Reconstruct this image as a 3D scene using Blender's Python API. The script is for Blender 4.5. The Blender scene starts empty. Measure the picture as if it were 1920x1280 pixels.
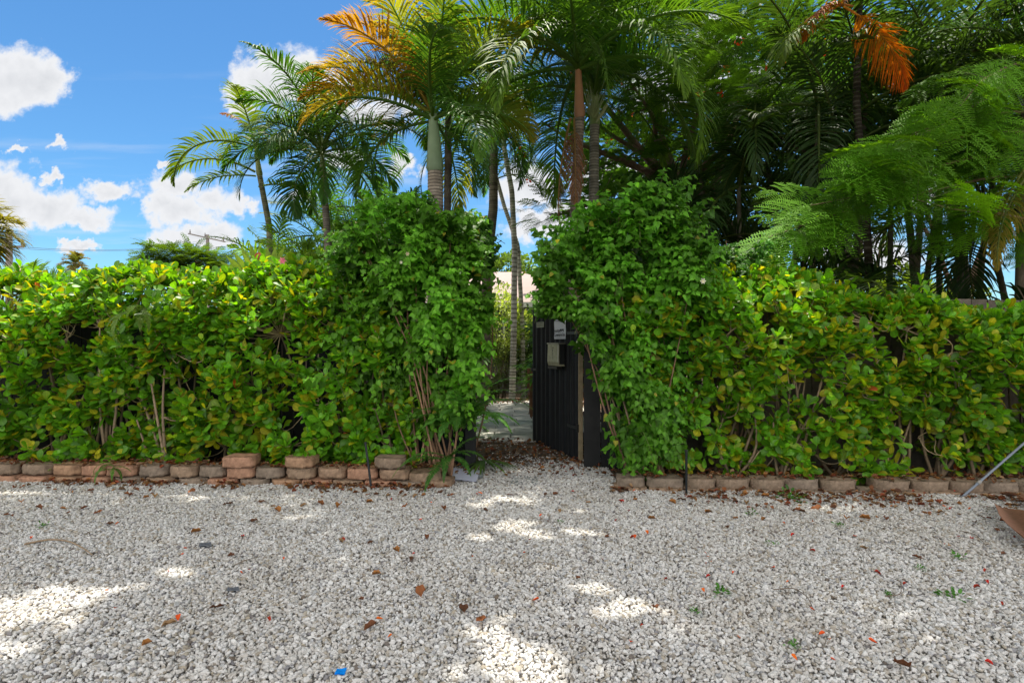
import bpy, bmesh, math, random
import numpy as np
from mathutils import Vector, noise as mnoise

# ---------------------------------------------------------------- camera, sky, sun
S = bpy.context.scene
COL = S.collection
R = math.radians
H = 1.4            # eye height
F = 1067.0         # focal length in pixels of a 1920 px wide picture
cam_d = bpy.data.cameras.new('camera'); cam_d.lens = 20.0; cam_d.sensor_width = 36.0
cam_d.clip_start = 0.05; cam_d.clip_end = 2000
cam = bpy.data.objects.new('camera', cam_d); COL.objects.link(cam)
cam.location = (0, 0, H); cam.rotation_euler = (R(90), 0, 0)
S.camera = cam

SUN_EL, SUN_AZ = 73.0, -3.0      # azimuth measured from +Y towards +X
S.view_settings.view_transform = 'Standard'; S.view_settings.look = 'None'
S.view_settings.exposure = 1.6; S.view_settings.gamma = 1.0
S.view_settings.use_curve_mapping = False
SKY_STRENGTH = 0.13

sd = Vector((math.sin(R(SUN_AZ))*math.cos(R(SUN_EL)), math.cos(R(SUN_AZ))*math.cos(R(SUN_EL)), math.sin(R(SUN_EL))))
sl = bpy.data.lights.new('sun', 'SUN'); sl.energy = 2.7; sl.angle = R(0.5); sl.color = (1.0, 0.93, 0.80)
so = bpy.data.objects.new('sun', sl); COL.objects.link(so)
so.rotation_euler = sd.to_track_quat('Z', 'Y').to_euler(); so.location = sd*60

W = bpy.data.worlds.new('World'); S.world = W; W.use_nodes = True
nt = W.node_tree; nt.nodes.clear()
def N(tree, typ, **kw):
    n = tree.nodes.new(typ)
    for k, v in kw.items(): setattr(n, k, v)
    return n
def M2(tree, op, a, b=None, c=None, clamp=False):
    n = N(tree, 'ShaderNodeMath', operation=op); n.use_clamp = clamp
    for i, v in enumerate((a, b, c)):
        if v is None: continue
        if isinstance(v, (int, float)): n.inputs[i].default_value = v
        else: tree.links.new(v, n.inputs[i])
    return n.outputs[0]
sky = N(nt, 'ShaderNodeTexSky', sky_type='NISHITA', sun_disc=False)
sky.sun_elevation = R(SUN_EL); sky.sun_rotation = R(SUN_AZ); sky.altitude = 0
sky.air_density = 1.0; sky.dust_density = 0.15; sky.ozone_density = 3.0
hs = N(nt, 'ShaderNodeHueSaturation'); hs.inputs['Saturation'].default_value = 1.12; hs.inputs['Value'].default_value = 1.0
nt.links.new(sky.outputs[0], hs.inputs['Color'])
tint = N(nt, 'ShaderNodeMix', data_type='RGBA', blend_type='MULTIPLY'); tint.inputs[0].default_value = 1
tint.inputs[7].default_value = (0.25, 0.36, 0.40, 1); nt.links.new(hs.outputs[0], tint.inputs[6])
tc = N(nt, 'ShaderNodeTexCoord'); sx = N(nt, 'ShaderNodeSeparateXYZ'); nt.links.new(tc.outputs['Generated'], sx.inputs[0])
# clouds live on a high layer: a direction (x,y,z) is read as x/y and z/y, the bearing and the climb
yy = M2(nt, 'MAXIMUM', sx.outputs[1], 0.02)
cu = M2(nt, 'DIVIDE', sx.outputs[0], yy); cv = M2(nt, 'DIVIDE', sx.outputs[2], yy)
cb = N(nt, 'ShaderNodeCombineXYZ'); nt.links.new(cu, cb.inputs[0]); nt.links.new(cv, cb.inputs[1])
nz = N(nt, 'ShaderNodeTexNoise'); nz.inputs['Scale'].default_value = 10; nz.inputs['Detail'].default_value = 9; nz.inputs['Roughness'].default_value = 0.6
nt.links.new(cb.outputs[0], nz.inputs['Vector'])
nz2 = N(nt, 'ShaderNodeTexNoise'); nz2.inputs['Scale'].default_value = 34; nz2.inputs['Detail'].default_value = 6
nt.links.new(cb.outputs[0], nz2.inputs['Vector'])
CLOUDS = [  # px, py, half width, half height
 (20,145,95,52),(85,150,58,40),(-30,180,60,40),(22,375,80,52),(90,390,70,38),(-30,350,90,55),(150,410,72,22),(100,332,22,13),
 (203,357,52,22),(345,392,80,40),(300,385,40,32),(400,380,55,34),(375,440,85,26),(445,390,30,26),
 (495,150,62,48),(550,150,70,58),(600,175,80,50),(452,185,30,34),(700,215,70,30),(750,310,34,24),(640,300,40,22),(560,370,40,14),
 (985,350,70,48),(1010,420,60,30),(1150,330,75,36),(1060,400,60,40),(1230,180,60,50),(1420,170,60,60),(1345,110,50,60),
 (1560,290,60,40),(1720,340,80,40),(1640,480,120,40),(110,270,20,14),(30,280,30,10),(312,308,18,8),(150,462,36,10),(330,350,60,26),(930,190,60,60),(1330,60,60,40)]
wz = N(nt, 'ShaderNodeTexNoise'); wz.inputs['Scale'].default_value = 26; wz.inputs['Detail'].default_value = 8; wz.inputs['Roughness'].default_value = .62; nt.links.new(cb.outputs[0], wz.inputs['Vector'])
ws_ = N(nt, 'ShaderNodeSeparateColor'); nt.links.new(wz.outputs['Color'], ws_.inputs[0])
cu0, cv0 = cu, cv; cu = M2(nt, 'ADD', cu, M2(nt, 'MULTIPLY_ADD', ws_.outputs[0], .10, -.05)); cv = M2(nt, 'ADD', cv, M2(nt, 'MULTIPLY_ADD', ws_.outputs[1], .07, -.035))
fmax = None
for px, py, rx, ry in CLOUDS:
    a = M2(nt, 'MULTIPLY_ADD', cu, F/rx, -(px-960)/rx); b = M2(nt, 'MULTIPLY_ADD', cv, F/ry, -(640-py)/ry)
    d = M2(nt, 'ADD', M2(nt, 'MULTIPLY', a, a), M2(nt, 'MULTIPLY', b, b))
    f = M2(nt, 'SUBTRACT', 1.0, M2(nt, 'SQRT', d))
    fmax = f if fmax is None else M2(nt, 'MAXIMUM', fmax, f)
fmax = M2(nt, 'MAXIMUM', fmax, -1.0)
dens = M2(nt, 'ADD', M2(nt, 'MULTIPLY', fmax, 1.5), M2(nt, 'MULTIPLY_ADD', nz.outputs[0], 3.6, -1.72))
dens = M2(nt, 'ADD', dens, M2(nt, 'MULTIPLY_ADD', nz2.outputs[0], 1.5, -0.75))
mask = N(nt, 'ShaderNodeMapRange', interpolation_type='SMOOTHSTEP'); nt.links.new(dens, mask.inputs[0])
mask.inputs[1].default_value = -0.35; mask.inputs[2].default_value = 0.6
# thin streaks near the horizon
smap = N(nt, 'ShaderNodeMapping'); smap.inputs['Scale'].default_value = (1.6, 15, 1); nt.links.new(cb.outputs[0], smap.inputs[0])
snz = N(nt, 'ShaderNodeTexNoise'); snz.inputs['Scale'].default_value = 2.2; snz.inputs['Detail'].default_value = 6; nt.links.new(smap.outputs[0], snz.inputs[0])
st = N(nt, 'ShaderNodeMapRange', interpolation_type='SMOOTHSTEP'); nt.links.new(snz.outputs[0], st.inputs[0]); st.inputs[1].default_value = .5; st.inputs[2].default_value = .8
band = N(nt, 'ShaderNodeMapRange'); nt.links.new(cv, band.inputs[0]); band.inputs[1].default_value = .5; band.inputs[2].default_value = .2; band.inputs[4].default_value = .5
streak = M2(nt, 'MULTIPLY', st.outputs[0], band.outputs[0])
front = M2(nt, 'GREATER_THAN', sx.outputs[1], 0.05)
mk = M2(nt, 'MULTIPLY', M2(nt, 'MAXIMUM', mask.outputs[0], streak), front, clamp=True)
shade = N(nt, 'ShaderNodeMapRange'); nt.links.new(dens, shade.inputs[0]); shade.inputs[1].default_value = 0.3; shade.inputs[2].default_value = 2.4
ccol = N(nt, 'ShaderNodeMix', data_type='RGBA'); nt.links.new(shade.outputs[0], ccol.inputs[0])
ccol.inputs[6].default_value = (2.3, 2.33, 2.4, 1); ccol.inputs[7].default_value = (1.75, 1.8, 1.9, 1)
mx = N(nt, 'ShaderNodeMix', data_type='RGBA'); nt.links.new(mk, mx.inputs[0]); nt.links.new(tint.outputs[2], mx.inputs[6]); nt.links.new(ccol.outputs[2], mx.inputs[7])
# bright clouds added out of view, behind and overhead, as white fill light
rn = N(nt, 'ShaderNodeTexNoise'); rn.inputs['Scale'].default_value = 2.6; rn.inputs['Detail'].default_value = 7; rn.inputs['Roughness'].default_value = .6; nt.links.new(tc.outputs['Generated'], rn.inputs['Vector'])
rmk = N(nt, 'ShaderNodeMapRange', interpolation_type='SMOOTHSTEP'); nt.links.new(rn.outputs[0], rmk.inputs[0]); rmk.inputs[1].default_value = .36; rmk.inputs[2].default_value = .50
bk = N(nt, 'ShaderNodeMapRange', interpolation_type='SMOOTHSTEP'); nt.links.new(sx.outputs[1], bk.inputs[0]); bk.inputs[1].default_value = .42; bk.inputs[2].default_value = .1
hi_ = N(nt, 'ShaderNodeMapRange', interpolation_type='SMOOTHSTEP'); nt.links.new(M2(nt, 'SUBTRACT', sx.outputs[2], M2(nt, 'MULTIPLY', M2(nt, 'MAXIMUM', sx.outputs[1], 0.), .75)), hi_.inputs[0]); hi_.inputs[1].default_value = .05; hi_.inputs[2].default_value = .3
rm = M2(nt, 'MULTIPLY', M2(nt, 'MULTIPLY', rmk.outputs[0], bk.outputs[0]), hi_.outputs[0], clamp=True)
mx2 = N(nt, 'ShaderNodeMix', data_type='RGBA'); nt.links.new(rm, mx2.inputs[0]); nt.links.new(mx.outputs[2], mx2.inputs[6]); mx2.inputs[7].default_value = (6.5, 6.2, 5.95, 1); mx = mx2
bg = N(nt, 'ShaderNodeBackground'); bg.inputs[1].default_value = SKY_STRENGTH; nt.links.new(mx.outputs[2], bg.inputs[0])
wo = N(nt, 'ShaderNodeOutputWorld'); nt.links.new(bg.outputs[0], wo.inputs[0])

# ---------------------------------------------------------------- helpers
rng = np.random.default_rng(7); random.seed(7)
def P(px, py, Y): return np.array([(px-960)/F*Y, Y, H-(py-640)/F*Y])
def unit(v): v = np.asarray(v, float); return v/np.maximum(np.linalg.norm(v, axis=-1, keepdims=True), 1e-9)

def tag(o, label=None, cat=None, group=None, kind=None):
    if label: o['label'] = label
    if cat: o['category'] = cat
    if group: o['group'] = group
    if kind: o['kind'] = kind
    return o
def thing(name, label, cat, loc=(0,0,0), group=None):
    o = bpy.data.objects.new(name, None); o.empty_display_size = .1; COL.objects.link(o); o.location = [float(v) for v in loc]
    return tag(o, label, cat, group)

class B:
    """gathers quads with a colour per point; build() links them as one mesh object"""
    def __init__(s): s.V=[]; s.Q=[]; s.C=[]; s.n=0
    def add(s, V, Q, C):
        V = np.asarray(V, float).reshape(-1,3); C = np.asarray(C, float)
        if C.ndim == 1: C = np.tile(C, (len(V),1))
        C = C.reshape(-1, C.shape[-1])
        if C.shape[1] == 3: C = np.hstack([C, np.ones((len(C),1))])
        s.V.append(V); s.Q.append(np.asarray(Q).reshape(-1,4)+s.n); s.C.append(C); s.n += len(V)
    def scatter(s, T, TQ, pos, fr, sc, col, tv=None):
        """T template (n,3); fr (m,3,3) rows = world axes of template x,y,z; sc (m,) or (m,3); tv (n,) alpha"""
        m, n = len(pos), len(T); sc = np.asarray(sc, float); sc = sc[:,None] if sc.ndim == 1 else sc
        X = T[None]*sc[:,None,:]
        V = np.einsum('mnk,mkj->mnj', X, fr) + pos[:,None,:]
        Q = (TQ[None]+(np.arange(m)*n)[:,None,None]).reshape(-1,4)
        C = np.empty((m,n,4)); C[...,:3] = np.asarray(col)[:,None,:3]; C[...,3] = 1 if tv is None else tv[None]
        s.add(V, Q, C)
    def tube(s, pts, rad, col, k=8, cap=True):
        pts = np.asarray(pts, float); n = len(pts); rad = np.broadcast_to(np.asarray(rad, float), (n,))
        T = unit(np.gradient(pts, axis=0)); ref = np.array([0,0,1.]) if abs(T[:,2]).mean() < .8 else np.array([1.,0,0])
        A = unit(np.cross(T, ref)); Bv = np.cross(T, A); th = np.linspace(0, 2*math.pi, k, endpoint=False)
        V = pts[:,None]+rad[:,None,None]*(np.cos(th)[None,:,None]*A[:,None]+np.sin(th)[None,:,None]*Bv[:,None])
        i, j = np.meshgrid(np.arange(n-1), np.arange(k), indexing='ij'); j2 = (j+1)%k
        Q = np.stack([i*k+j, i*k+j2, (i+1)*k+j2, (i+1)*k+j], -1).reshape(-1,4)
        C = np.asarray(col, float); C = np.repeat(C, k, axis=0) if C.ndim == 2 else C
        s.add(V.reshape(-1,3), Q, C)
        if cap:
            for e in (0, n-1):
                idx = [(0,1,2,3)] if k == 4 else [(0,q,q+1,min(q+2,k-1)) for q in range(1,k-2,2)]
                s.add(V[e], [list(x) for x in idx if len(set(x)) == 4] or [[0,1,2,3]], C[0] if C.ndim == 2 else C)
    def box(s, c, size, col, ax=None):
        c = np.asarray(c, float); h = np.asarray(size, float)/2
        ax = np.eye(3) if ax is None else np.asarray(ax, float)
        T = np.array([[x,y,z] for x in (-1,1) for y in (-1,1) for z in (-1,1)])*h
        Q = [[0,1,3,2],[4,6,7,5],[0,4,5,1],[2,3,7,6],[0,2,6,4],[1,5,7,3]]
        s.add(T@ax+c, Q, col)
    def build(s, name, mat, parent=None, loc=None, smooth=True, link=True):
        V = np.concatenate(s.V); Q = np.concatenate(s.Q); C = np.concatenate(s.C)
        pl = np.array(parent.location) if parent else np.zeros(3)
        L = np.array(loc, float) if loc is not None else (pl if parent else np.zeros(3))
        V = V-L
        me = bpy.data.meshes.new(name); me.vertices.add(len(V)); me.vertices.foreach_set('co', V.astype(np.float32).ravel())
        me.loops.add(Q.size); me.loops.foreach_set('vertex_index', Q.astype(np.int32).ravel())
        me.polygons.add(len(Q)); me.polygons.foreach_set('loop_start', np.arange(0, Q.size, 4, dtype=np.int32))
        me.polygons.foreach_set('use_smooth', np.full(len(Q), smooth))
        me.update(calc_edges=True)
        a = me.color_attributes.new('Col', 'FLOAT_COLOR', 'POINT'); a.data.foreach_set('color', C.astype(np.float32).ravel())
        me.validate()
        me.materials.append(mat)
        o = bpy.data.objects.new(name, me)
        if link: COL.objects.link(o)
        o.location = [float(v) for v in L-pl]
        if parent: o.parent = parent
        return o

# ---------------------------------------------------------------- materials
def newmat(name):
    m = bpy.data.materials.new(name); m.use_nodes = True; t = m.node_tree; t.nodes.clear()
    return m, t
def mapr(t, x, a, b, c=0., d=1.):
    n = N(t, 'ShaderNodeMapRange'); t.links.new(x, n.inputs[0])
    for i, v in zip((1,2,3,4), (a,b,c,d)): n.inputs[i].default_value = v
    return n.outputs[0]
def mixc(t, fac, a, b, mode='MIX'):
    n = N(t, 'ShaderNodeMix', data_type='RGBA', blend_type=mode)
    for i, v in ((0, fac), (6, a), (7, b)):
        if isinstance(v, (tuple, list)): n.inputs[i].default_value = (*v[:3], 1)
        elif isinstance(v, (int, float)): n.inputs[i].default_value = v
        else: t.links.new(v, n.inputs[i])
    return n.outputs[2]
def noise(t, scale, detail=4, rough=.55, vec=None):
    n = N(t, 'ShaderNodeTexNoise'); n.inputs['Scale'].default_value = scale; n.inputs['Detail'].default_value = detail; n.inputs['Roughness'].default_value = rough
    if vec is None:
        c = N(t, 'ShaderNodeTexCoord'); vec = c.outputs['Object']
    t.links.new(vec, n.inputs['Vector']); return n.outputs[0]
def leafmat(name, rough=.4, spec=.5, trans=.35, tcol=(1.9,1.75,.5), vein=1.25):
    m, t = newmat(name)
    at = N(t, 'ShaderNodeAttribute', attribute_name='Col')
    v = mapr(t, at.outputs['Alpha'], 0, .18, vein, 1.0)
    nz = mapr(t, noise(t, 38, 3), .3, .7, .82, 1.15)
    vm = N(t, 'ShaderNodeVectorMath', operation='SCALE'); t.links.new(at.outputs['Color'], vm.inputs[0]); t.links.new(M2(t, 'MULTIPLY', v, nz), vm.inputs['Scale'])
    p = N(t, 'ShaderNodeBsdfPrincipled'); t.links.new(vm.outputs[0], p.inputs['Base Color']); p.inputs['Roughness'].default_value = rough
    p.inputs['Specular IOR Level'].default_value = spec
    tr = N(t, 'ShaderNodeBsdfTranslucent'); t.links.new(mixc(t, 1.0, vm.outputs[0], tcol, 'MULTIPLY'), tr.inputs[0])
    ms = N(t, 'ShaderNodeMixShader'); ms.inputs[0].default_value = trans
    t.links.new(p.outputs[0], ms.inputs[1]); t.links.new(tr.outputs[0], ms.inputs[2])
    o = N(t, 'ShaderNodeOutputMaterial'); t.links.new(ms.outputs[0], o.inputs[0]); return m
def colmat(name, rough=.8, spec=.3, metal=0., nscale=20, namt=.3, bump=.3, bscale=60, bdist=.01):
    m, t = newmat(name)
    at = N(t, 'ShaderNodeAttribute', attribute_name='Col')
    vm = N(t, 'ShaderNodeVectorMath', operation='SCALE'); t.links.new(at.outputs['Color'], vm.inputs[0])
    t.links.new(mapr(t, noise(t, nscale, 6, .65), .25, .75, 1-namt, 1+namt), vm.inputs['Scale'])
    p = N(t, 'ShaderNodeBsdfPrincipled'); t.links.new(vm.outputs[0], p.inputs['Base Color'])
    p.inputs['Roughness'].default_value = rough; p.inputs['Specular IOR Level'].default_value = spec; p.inputs['Metallic'].default_value = metal
    if bump:
        b = N(t, 'ShaderNodeBump'); b.inputs['Strength'].default_value = bump; b.inputs['Distance'].default_value = bdist
        t.links.new(noise(t, bscale, 6, .65), b.inputs['Height']); t.links.new(b.outputs[0], p.inputs['Normal'])
    o = N(t, 'ShaderNodeOutputMaterial'); t.links.new(p.outputs[0], o.inputs[0]); return m
M_CLUSIA = leafmat('clusia_leaf', .42, .4, .40, (2.3,2.1,.35), 1.3)
M_VINE = leafmat('soft_leaf', .5, .28, .40, (1.7,1.7,.5), 1.25)
M_PALM = leafmat('palm_leaf', .55, .3, .38, (1.8,1.7,.5), 1.0)
M_FEATHER = leafmat('feathery_leaf', .6, .15, .42, (1.9,1.75,.4), 1.0)
M_DRY = leafmat('dry_leaf', .7, .2, .2, (1.5,1.1,.6), 1.2)
M_BARK = colmat('bark', .85, .2, 0, 14, .35, .6, 50, .02)
M_TWIG = colmat('twig', .75, .3, 0, 25, .35, .3, 80)
M_SHAFT = colmat('crownshaft', .45, .4, 0, 5, .15, .1, 20)
M_STONE = colmat('block_stone', .95, .15, 0, 11, .5, .9, 45, .012)
M_BLACK = colmat('black_paint', .5, .25, 0, 7, .45, .35, 30, .006)
M_WOOD = colmat('weathered_wood', .85, .2, 0, 12, .35, .5, 60)
M_METAL = colmat('worn_steel', .38, .5, .75, 14, .3, .15, 40)
M_MAIL = colmat('mailbox_paint', .45, .5, .15, 16, .3, .15, 40)
M_PAPER = colmat('paper', .85, .2, 0, 6, .06, .15, 20)
M_PLAIN = colmat('plain', .6, .3, 0, 10, .1, .0)
M_PAINT = colmat('house_paint', .8, .2, 0, 3, .08, .1, 20)

# ---------------------------------------------------------------- leaf templates
def blade(ts, ws, bend=.15, cup=.12, wave=0.):
    """leaf along +X, width along Y, upper face +Z; returns verts, quads, alpha (0 midrib..1 edge)"""
    V=[]; A=[]
    for t, w in zip(ts, ws):
        zc = -bend*t*t
        for sgn in (-1,0,1): V.append((t, sgn*w, zc+cup*abs(sgn)*w*1.6+wave*math.sin(9*t)*abs(sgn)*w)); A.append(abs(sgn))
    Q=[]
    for i in range(len(ts)-1):
        a=3*i; Q += [[a,a+3,a+4,a+1],[a+1,a+4,a+5,a+2]]
    return np.array(V), np.array(Q), np.array(A, float)
CL = blade([0,.10,.22,.38,.55,.70,.83,.92,.975,1], [.012,.022,.06,.15,.245,.30,.295,.23,.13,.02], .18, .16)
CL2 = blade([0,.10,.22,.38,.55,.70,.83,.92,.975,1], [.012,.035,.11,.21,.275,.29,.25,.18,.10,.02], -.16, .10)
HT = blade([0,.03,.10,.22,.40,.58,.75,.88,1], [.01,.16,.30,.37,.355,.27,.15,.06,.004], .22, .22, .15)
LN = blade([0,.25,.6,.85,1], [.01,.05,.05,.03,.003], .2, .1)
OV = blade([0,.2,.5,.8,1], [.01,.22,.3,.18,.01], .15, .2)

def frames(d, up):
    """rows x=d, y=side, z=upper normal"""
    d = unit(d); y = np.cross(up, d); ln = np.linalg.norm(y, axis=1, keepdims=True)
    y = np.where(ln < 1e-4, np.array([[0,1.,0]]), y/np.maximum(ln,1e-9)); z = np.cross(d, y)
    return np.stack([d, y, z], 1)

def pinnate(npin, nleaf, droop=.25, jit=.5, w=.5):
    """bipinnate leaf, length 1 along X; each pinna carries paired leaflets"""
    V=[]; Q=[]; n=0; rg = np.random.default_rng(npin*31+nleaf)
    for i in range(npin):
        t = .14+.84*i/(npin-1); px, pz = t, -droop*t*t
        Lp = w*.62*math.sin(math.pi*(.18+.72*t))**.8
        for s in (-1,1):
            a = R(68-28*t+rg.normal()*3); L = Lp*(1+rg.normal()*.06); dz = rg.normal()*.1-.05
            for j in range(nleaf):
                u = (j+.7)/nleaf; cx = px+math.cos(a)*u*L; cy = s*math.sin(a)*u*L; cz = pz+dz*u*L-.25*u*u*L
                ll = L*.20*math.sin(math.pi*(.2+.7*u)); hw = .36*L/nleaf
                for q in (-1,1):
                    b = s*a+q*R(62); ex, ey = math.cos(b)*ll, math.sin(b)*ll; wx, wy = math.cos(s*a)*hw, math.sin(s*a)*hw
                    zz = rg.normal()*.12*ll
                    V += [(cx-wx,cy-wy,cz),(cx+wx,cy+wy,cz),(cx+ex+wx*.6,cy+ey+wy*.6,cz+zz),(cx+ex-wx*.6,cy+ey-wy*.6,cz+zz)]
                    Q.append([n,n+1,n+2,n+3]); n += 4
            V += [(px-.004,cy*0,pz),(px+.004,0,pz),(px+math.cos(a)*L,s*math.sin(a)*L,pz+dz*L-.25*L),(px+math.cos(a)*L-.003,s*math.sin(a)*L,pz+dz*L-.25*L)]; Q.append([n,n+1,n+2,n+3]); n += 4
    for i in range(6):
        t0, t1 = i/6, (i+1)/6
        V += [(t0,-.006,-droop*t0*t0),(t0,.006,-droop*t0*t0),(t1,.006,-droop*t1*t1),(t1,-.006,-droop*t1*t1)]; Q.append([n,n+1,n+2,n+3]); n += 4
    return np.array(V), np.array(Q)
BIP_FINE = pinnate(8, 13, w=.78); BIP_MID = pinnate(9, 6); BIP_COARSE = pinnate(7, 3, w=.6)

# ---------------------------------------------------------------- palms
def frond(b, o, az, el, L, droop, nl, ll, lw, vee=25, col=(.05,.12,.02), tip=None, grav=.9, gap=.16, twist=0., curl=0., rgn=rng, side=0., stem=.012):
    """a feather frond: arched rachis and two rows of drooping leaflets. angles in degrees"""
    K=26; t = np.linspace(0,1,K); e = R(el)-R(droop)*t**1.35; a = R(az)+R(side)*t**1.5
    D = np.stack([np.cos(e)*np.sin(a), np.cos(e)*np.cos(a), np.sin(e)], 1)
    pts = np.vstack([[0,0,0], np.cumsum((D[1:]+D[:-1])/2*(L/(K-1)), 0)])+o
    cs = np.array(col, float); ct = np.array(tip if tip is not None else col, float)
    b.tube(pts, stem*L*(1-.85*t)+.002, np.outer(np.ones(K), (cs*.9+np.array([.06,.06,.01]))), 5, cap=False)
    m = nl; tt = np.linspace(gap, .995, m)
    tt2 = np.concatenate([tt+rgn.normal(0,.004,m), tt+rgn.normal(0,.004,m)]).clip(0,1); sg = np.repeat([-1.,1.], m)
    def it(A): return np.stack([np.interp(tt2, t, A[:,k]) for k in range(3)], 1)
    Pt = it(pts); T = unit(it(D)); az3 = np.interp(tt2, t, a)
    Sd = np.stack([np.cos(az3), -np.sin(az3), 0*az3], 1); U = np.cross(Sd, T)
    tw = R(twist)*tt2; S2 = Sd*np.cos(tw)[:,None]+U*np.sin(tw)[:,None]; U2 = np.cross(S2, T)
    al = R(74)-R(52)*tt2**1.6+rgn.normal(0, R(4), 2*m); ve = R(vee)+rgn.normal(0, R(8), 2*m)
    dirv = np.cos(al)[:,None]*T + np.sin(al)[:,None]*(sg[:,None]*S2*np.cos(ve)[:,None]+U2*np.sin(ve)[:,None])
    prof = np.sin(np.pi*(.16+.80*((tt2-gap)/(1-gap)))**.85).clip(.12,1)
    ln = ll*prof*(1+rgn.normal(0,.07,2*m)); kk=5; ss = np.linspace(0,1,kk)
    g = grav*(.6+.8*rgn.random(2*m))
    V = np.empty((2*m,kk,2,3)); p = Pt.copy(); d = dirv.copy()
    wp = np.array([.45,1,.95,.55,.06])
    nrm = unit(U2+.001)
    for k in range(kk):
        wv = unit(np.cross(d, nrm))*(lw*wp[k]*.5)[..., None] if False else unit(np.cross(d, nrm))*(lw*wp[k]*.5)
        V[:,k,0] = p-wv; V[:,k,1] = p+wv
        if k < kk-1:
            p = p+d*(ln/(kk-1))[:,None]
            d = unit(d+np.array([0,0,-1.])*(g*.28*(k+1)*.6)[:,None] + (curl*np.sin(7*k+sg*3)[:,None]*nrm if curl else 0))
    base = np.arange(2*m)[:,None]*kk*2; kq = np.arange(kk-1)[None]*2
    Q = np.stack([base+kq, base+kq+2, base+kq+3, base+kq+1], -1).reshape(-1,4)
    bl = (tt2**1.5)[:,None,None,None]*.6+ (ss**2)[None,:,None,None]*.4
    var = (1+rgn.normal(0,.14,(2*m,1,1,1))).clip(.5,1.6)
    C = np.broadcast_to((cs*(1-bl)+ct*bl)*var, (2*m,kk,2,3))
    b.add(V.reshape(-1,3), Q, C.reshape(-1,3))
    return pts[-1]

def wander(pts, n):
    pts = np.asarray(pts, float); s = np.linspace(0, len(pts)-1, n); i = np.arange(len(pts))
    A = np.stack([np.interp(s, i, pts[:,k]) for k in range(3)], 1)
    for _ in range(max(2, n//12)):
        A[1:-1] = (A[:-2]+2*A[1:-1]+A[2:])/4
    return A
def trunk_mesh(b, pts, r0, r1, c1=(.26,.22,.18), c2=(.12,.10,.08), ring=.075, k=12):
    L = np.linalg.norm(np.diff(np.asarray(pts), axis=0), axis=1).sum(); n = max(8, int(L/ring)*4)
    A = wander(pts, n); t = np.linspace(0,1,n); ph = np.arange(n)%4
    r = (r0+(r1-r0)*t)*(1+np.where(ph == 0, .05, np.where(ph == 3, -.05, .0)))
    pat = np.interp(np.arange(n), np.arange(0,n,3), rng.random(len(np.arange(0,n,3))))[:,None]
    C = np.where((ph == 3)[:,None], np.array(c2), np.array(c1))*(0.6+.8*pat)
    b.tube(A, r, C, k)
    return A
GREEN=(.045,.13,.018); DARK=(.034,.075,.018); LIME=(.16,.26,.02); OLIVE=(.10,.15,.02); ORANGE=(.56,.29,.03); YEL=(.55,.40,.03); RUST=(.50,.10,.015); BROWN=(.22,.11,.05)
def palm(name, label, trunkpts, r0, r1, shaft, crown, L, n, el=(82,-15), droop=(45,95), nl=34, ll=.5, lw=.03, cols=None, group=None,
         tc1=(.26,.22,.18), sc=(.20,.28,.13), vee=28, grav=.9, az0=0, extra=(), cat='palm tree', Lvar=.12, only=None, trunks=None):
    """trunkpts: points base..top; shaft: top of the crownshaft (point) or None; cols: function(i, az, el)->(col, tip)"""
    base = np.array(trunkpts[0], float); o = thing(name, label, cat, base, group)
    b = B(); A = trunk_mesh(b, trunkpts, r0, r1, tc1); b.build('trunk', M_BARK, o, loc=A[0])
    top = A[-1]
    if shaft is not None:
        st = np.array(shaft, float); q = np.linspace(0,1,14)[:,None]; pts = top*(1-q)+st*q
        rr = r1*(1.28-.72*q[:,0]**.8); rr[0] = r1*1.0; rr[1] = r1*1.22
        b = B(); b.tube(pts, rr, np.array(sc)*(0.8+.5*np.abs(np.sin(q*2.4))), 12); b.build('crownshaft', M_SHAFT, o, loc=top)
        top = st
    for i in range(n):
        f = (i+.5)/n; az = (az0+137.5*i)%360; e = el[0]+(el[1]-el[0])*f**1.1+rng.normal()*5
        if only and not only(az, e): continue
        dr = droop[0]+(droop[1]-droop[0])*f+rng.normal()*6
        c, tp = cols(i, az, e) if cols else (np.array(GREEN)*(.8+.5*rng.random()), None)
        b = B(); frond(b, top-np.array([0,0,.10*f]), az, e, L*(1+rng.normal()*Lvar), dr, nl, ll, lw, vee, c, tp, grav, side=rng.normal()*14, twist=rng.normal()*25)
        b.build('frond', M_PALM, o, loc=top)
    for kw in extra:
        b = B(); kw = dict(kw); mt = kw.pop('mat', M_PALM); nm = kw.pop('name', 'frond'); oo = kw.pop('o', top); lab = kw.pop('label', None)
        frond(b, np.array(oo), **kw); x = b.build(nm, mt, o, loc=oo)
        if lab: x['label'] = lab
    return o
def gz(px, Y): return np.array([(px-960)/F*Y, Y, 0.])

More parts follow.
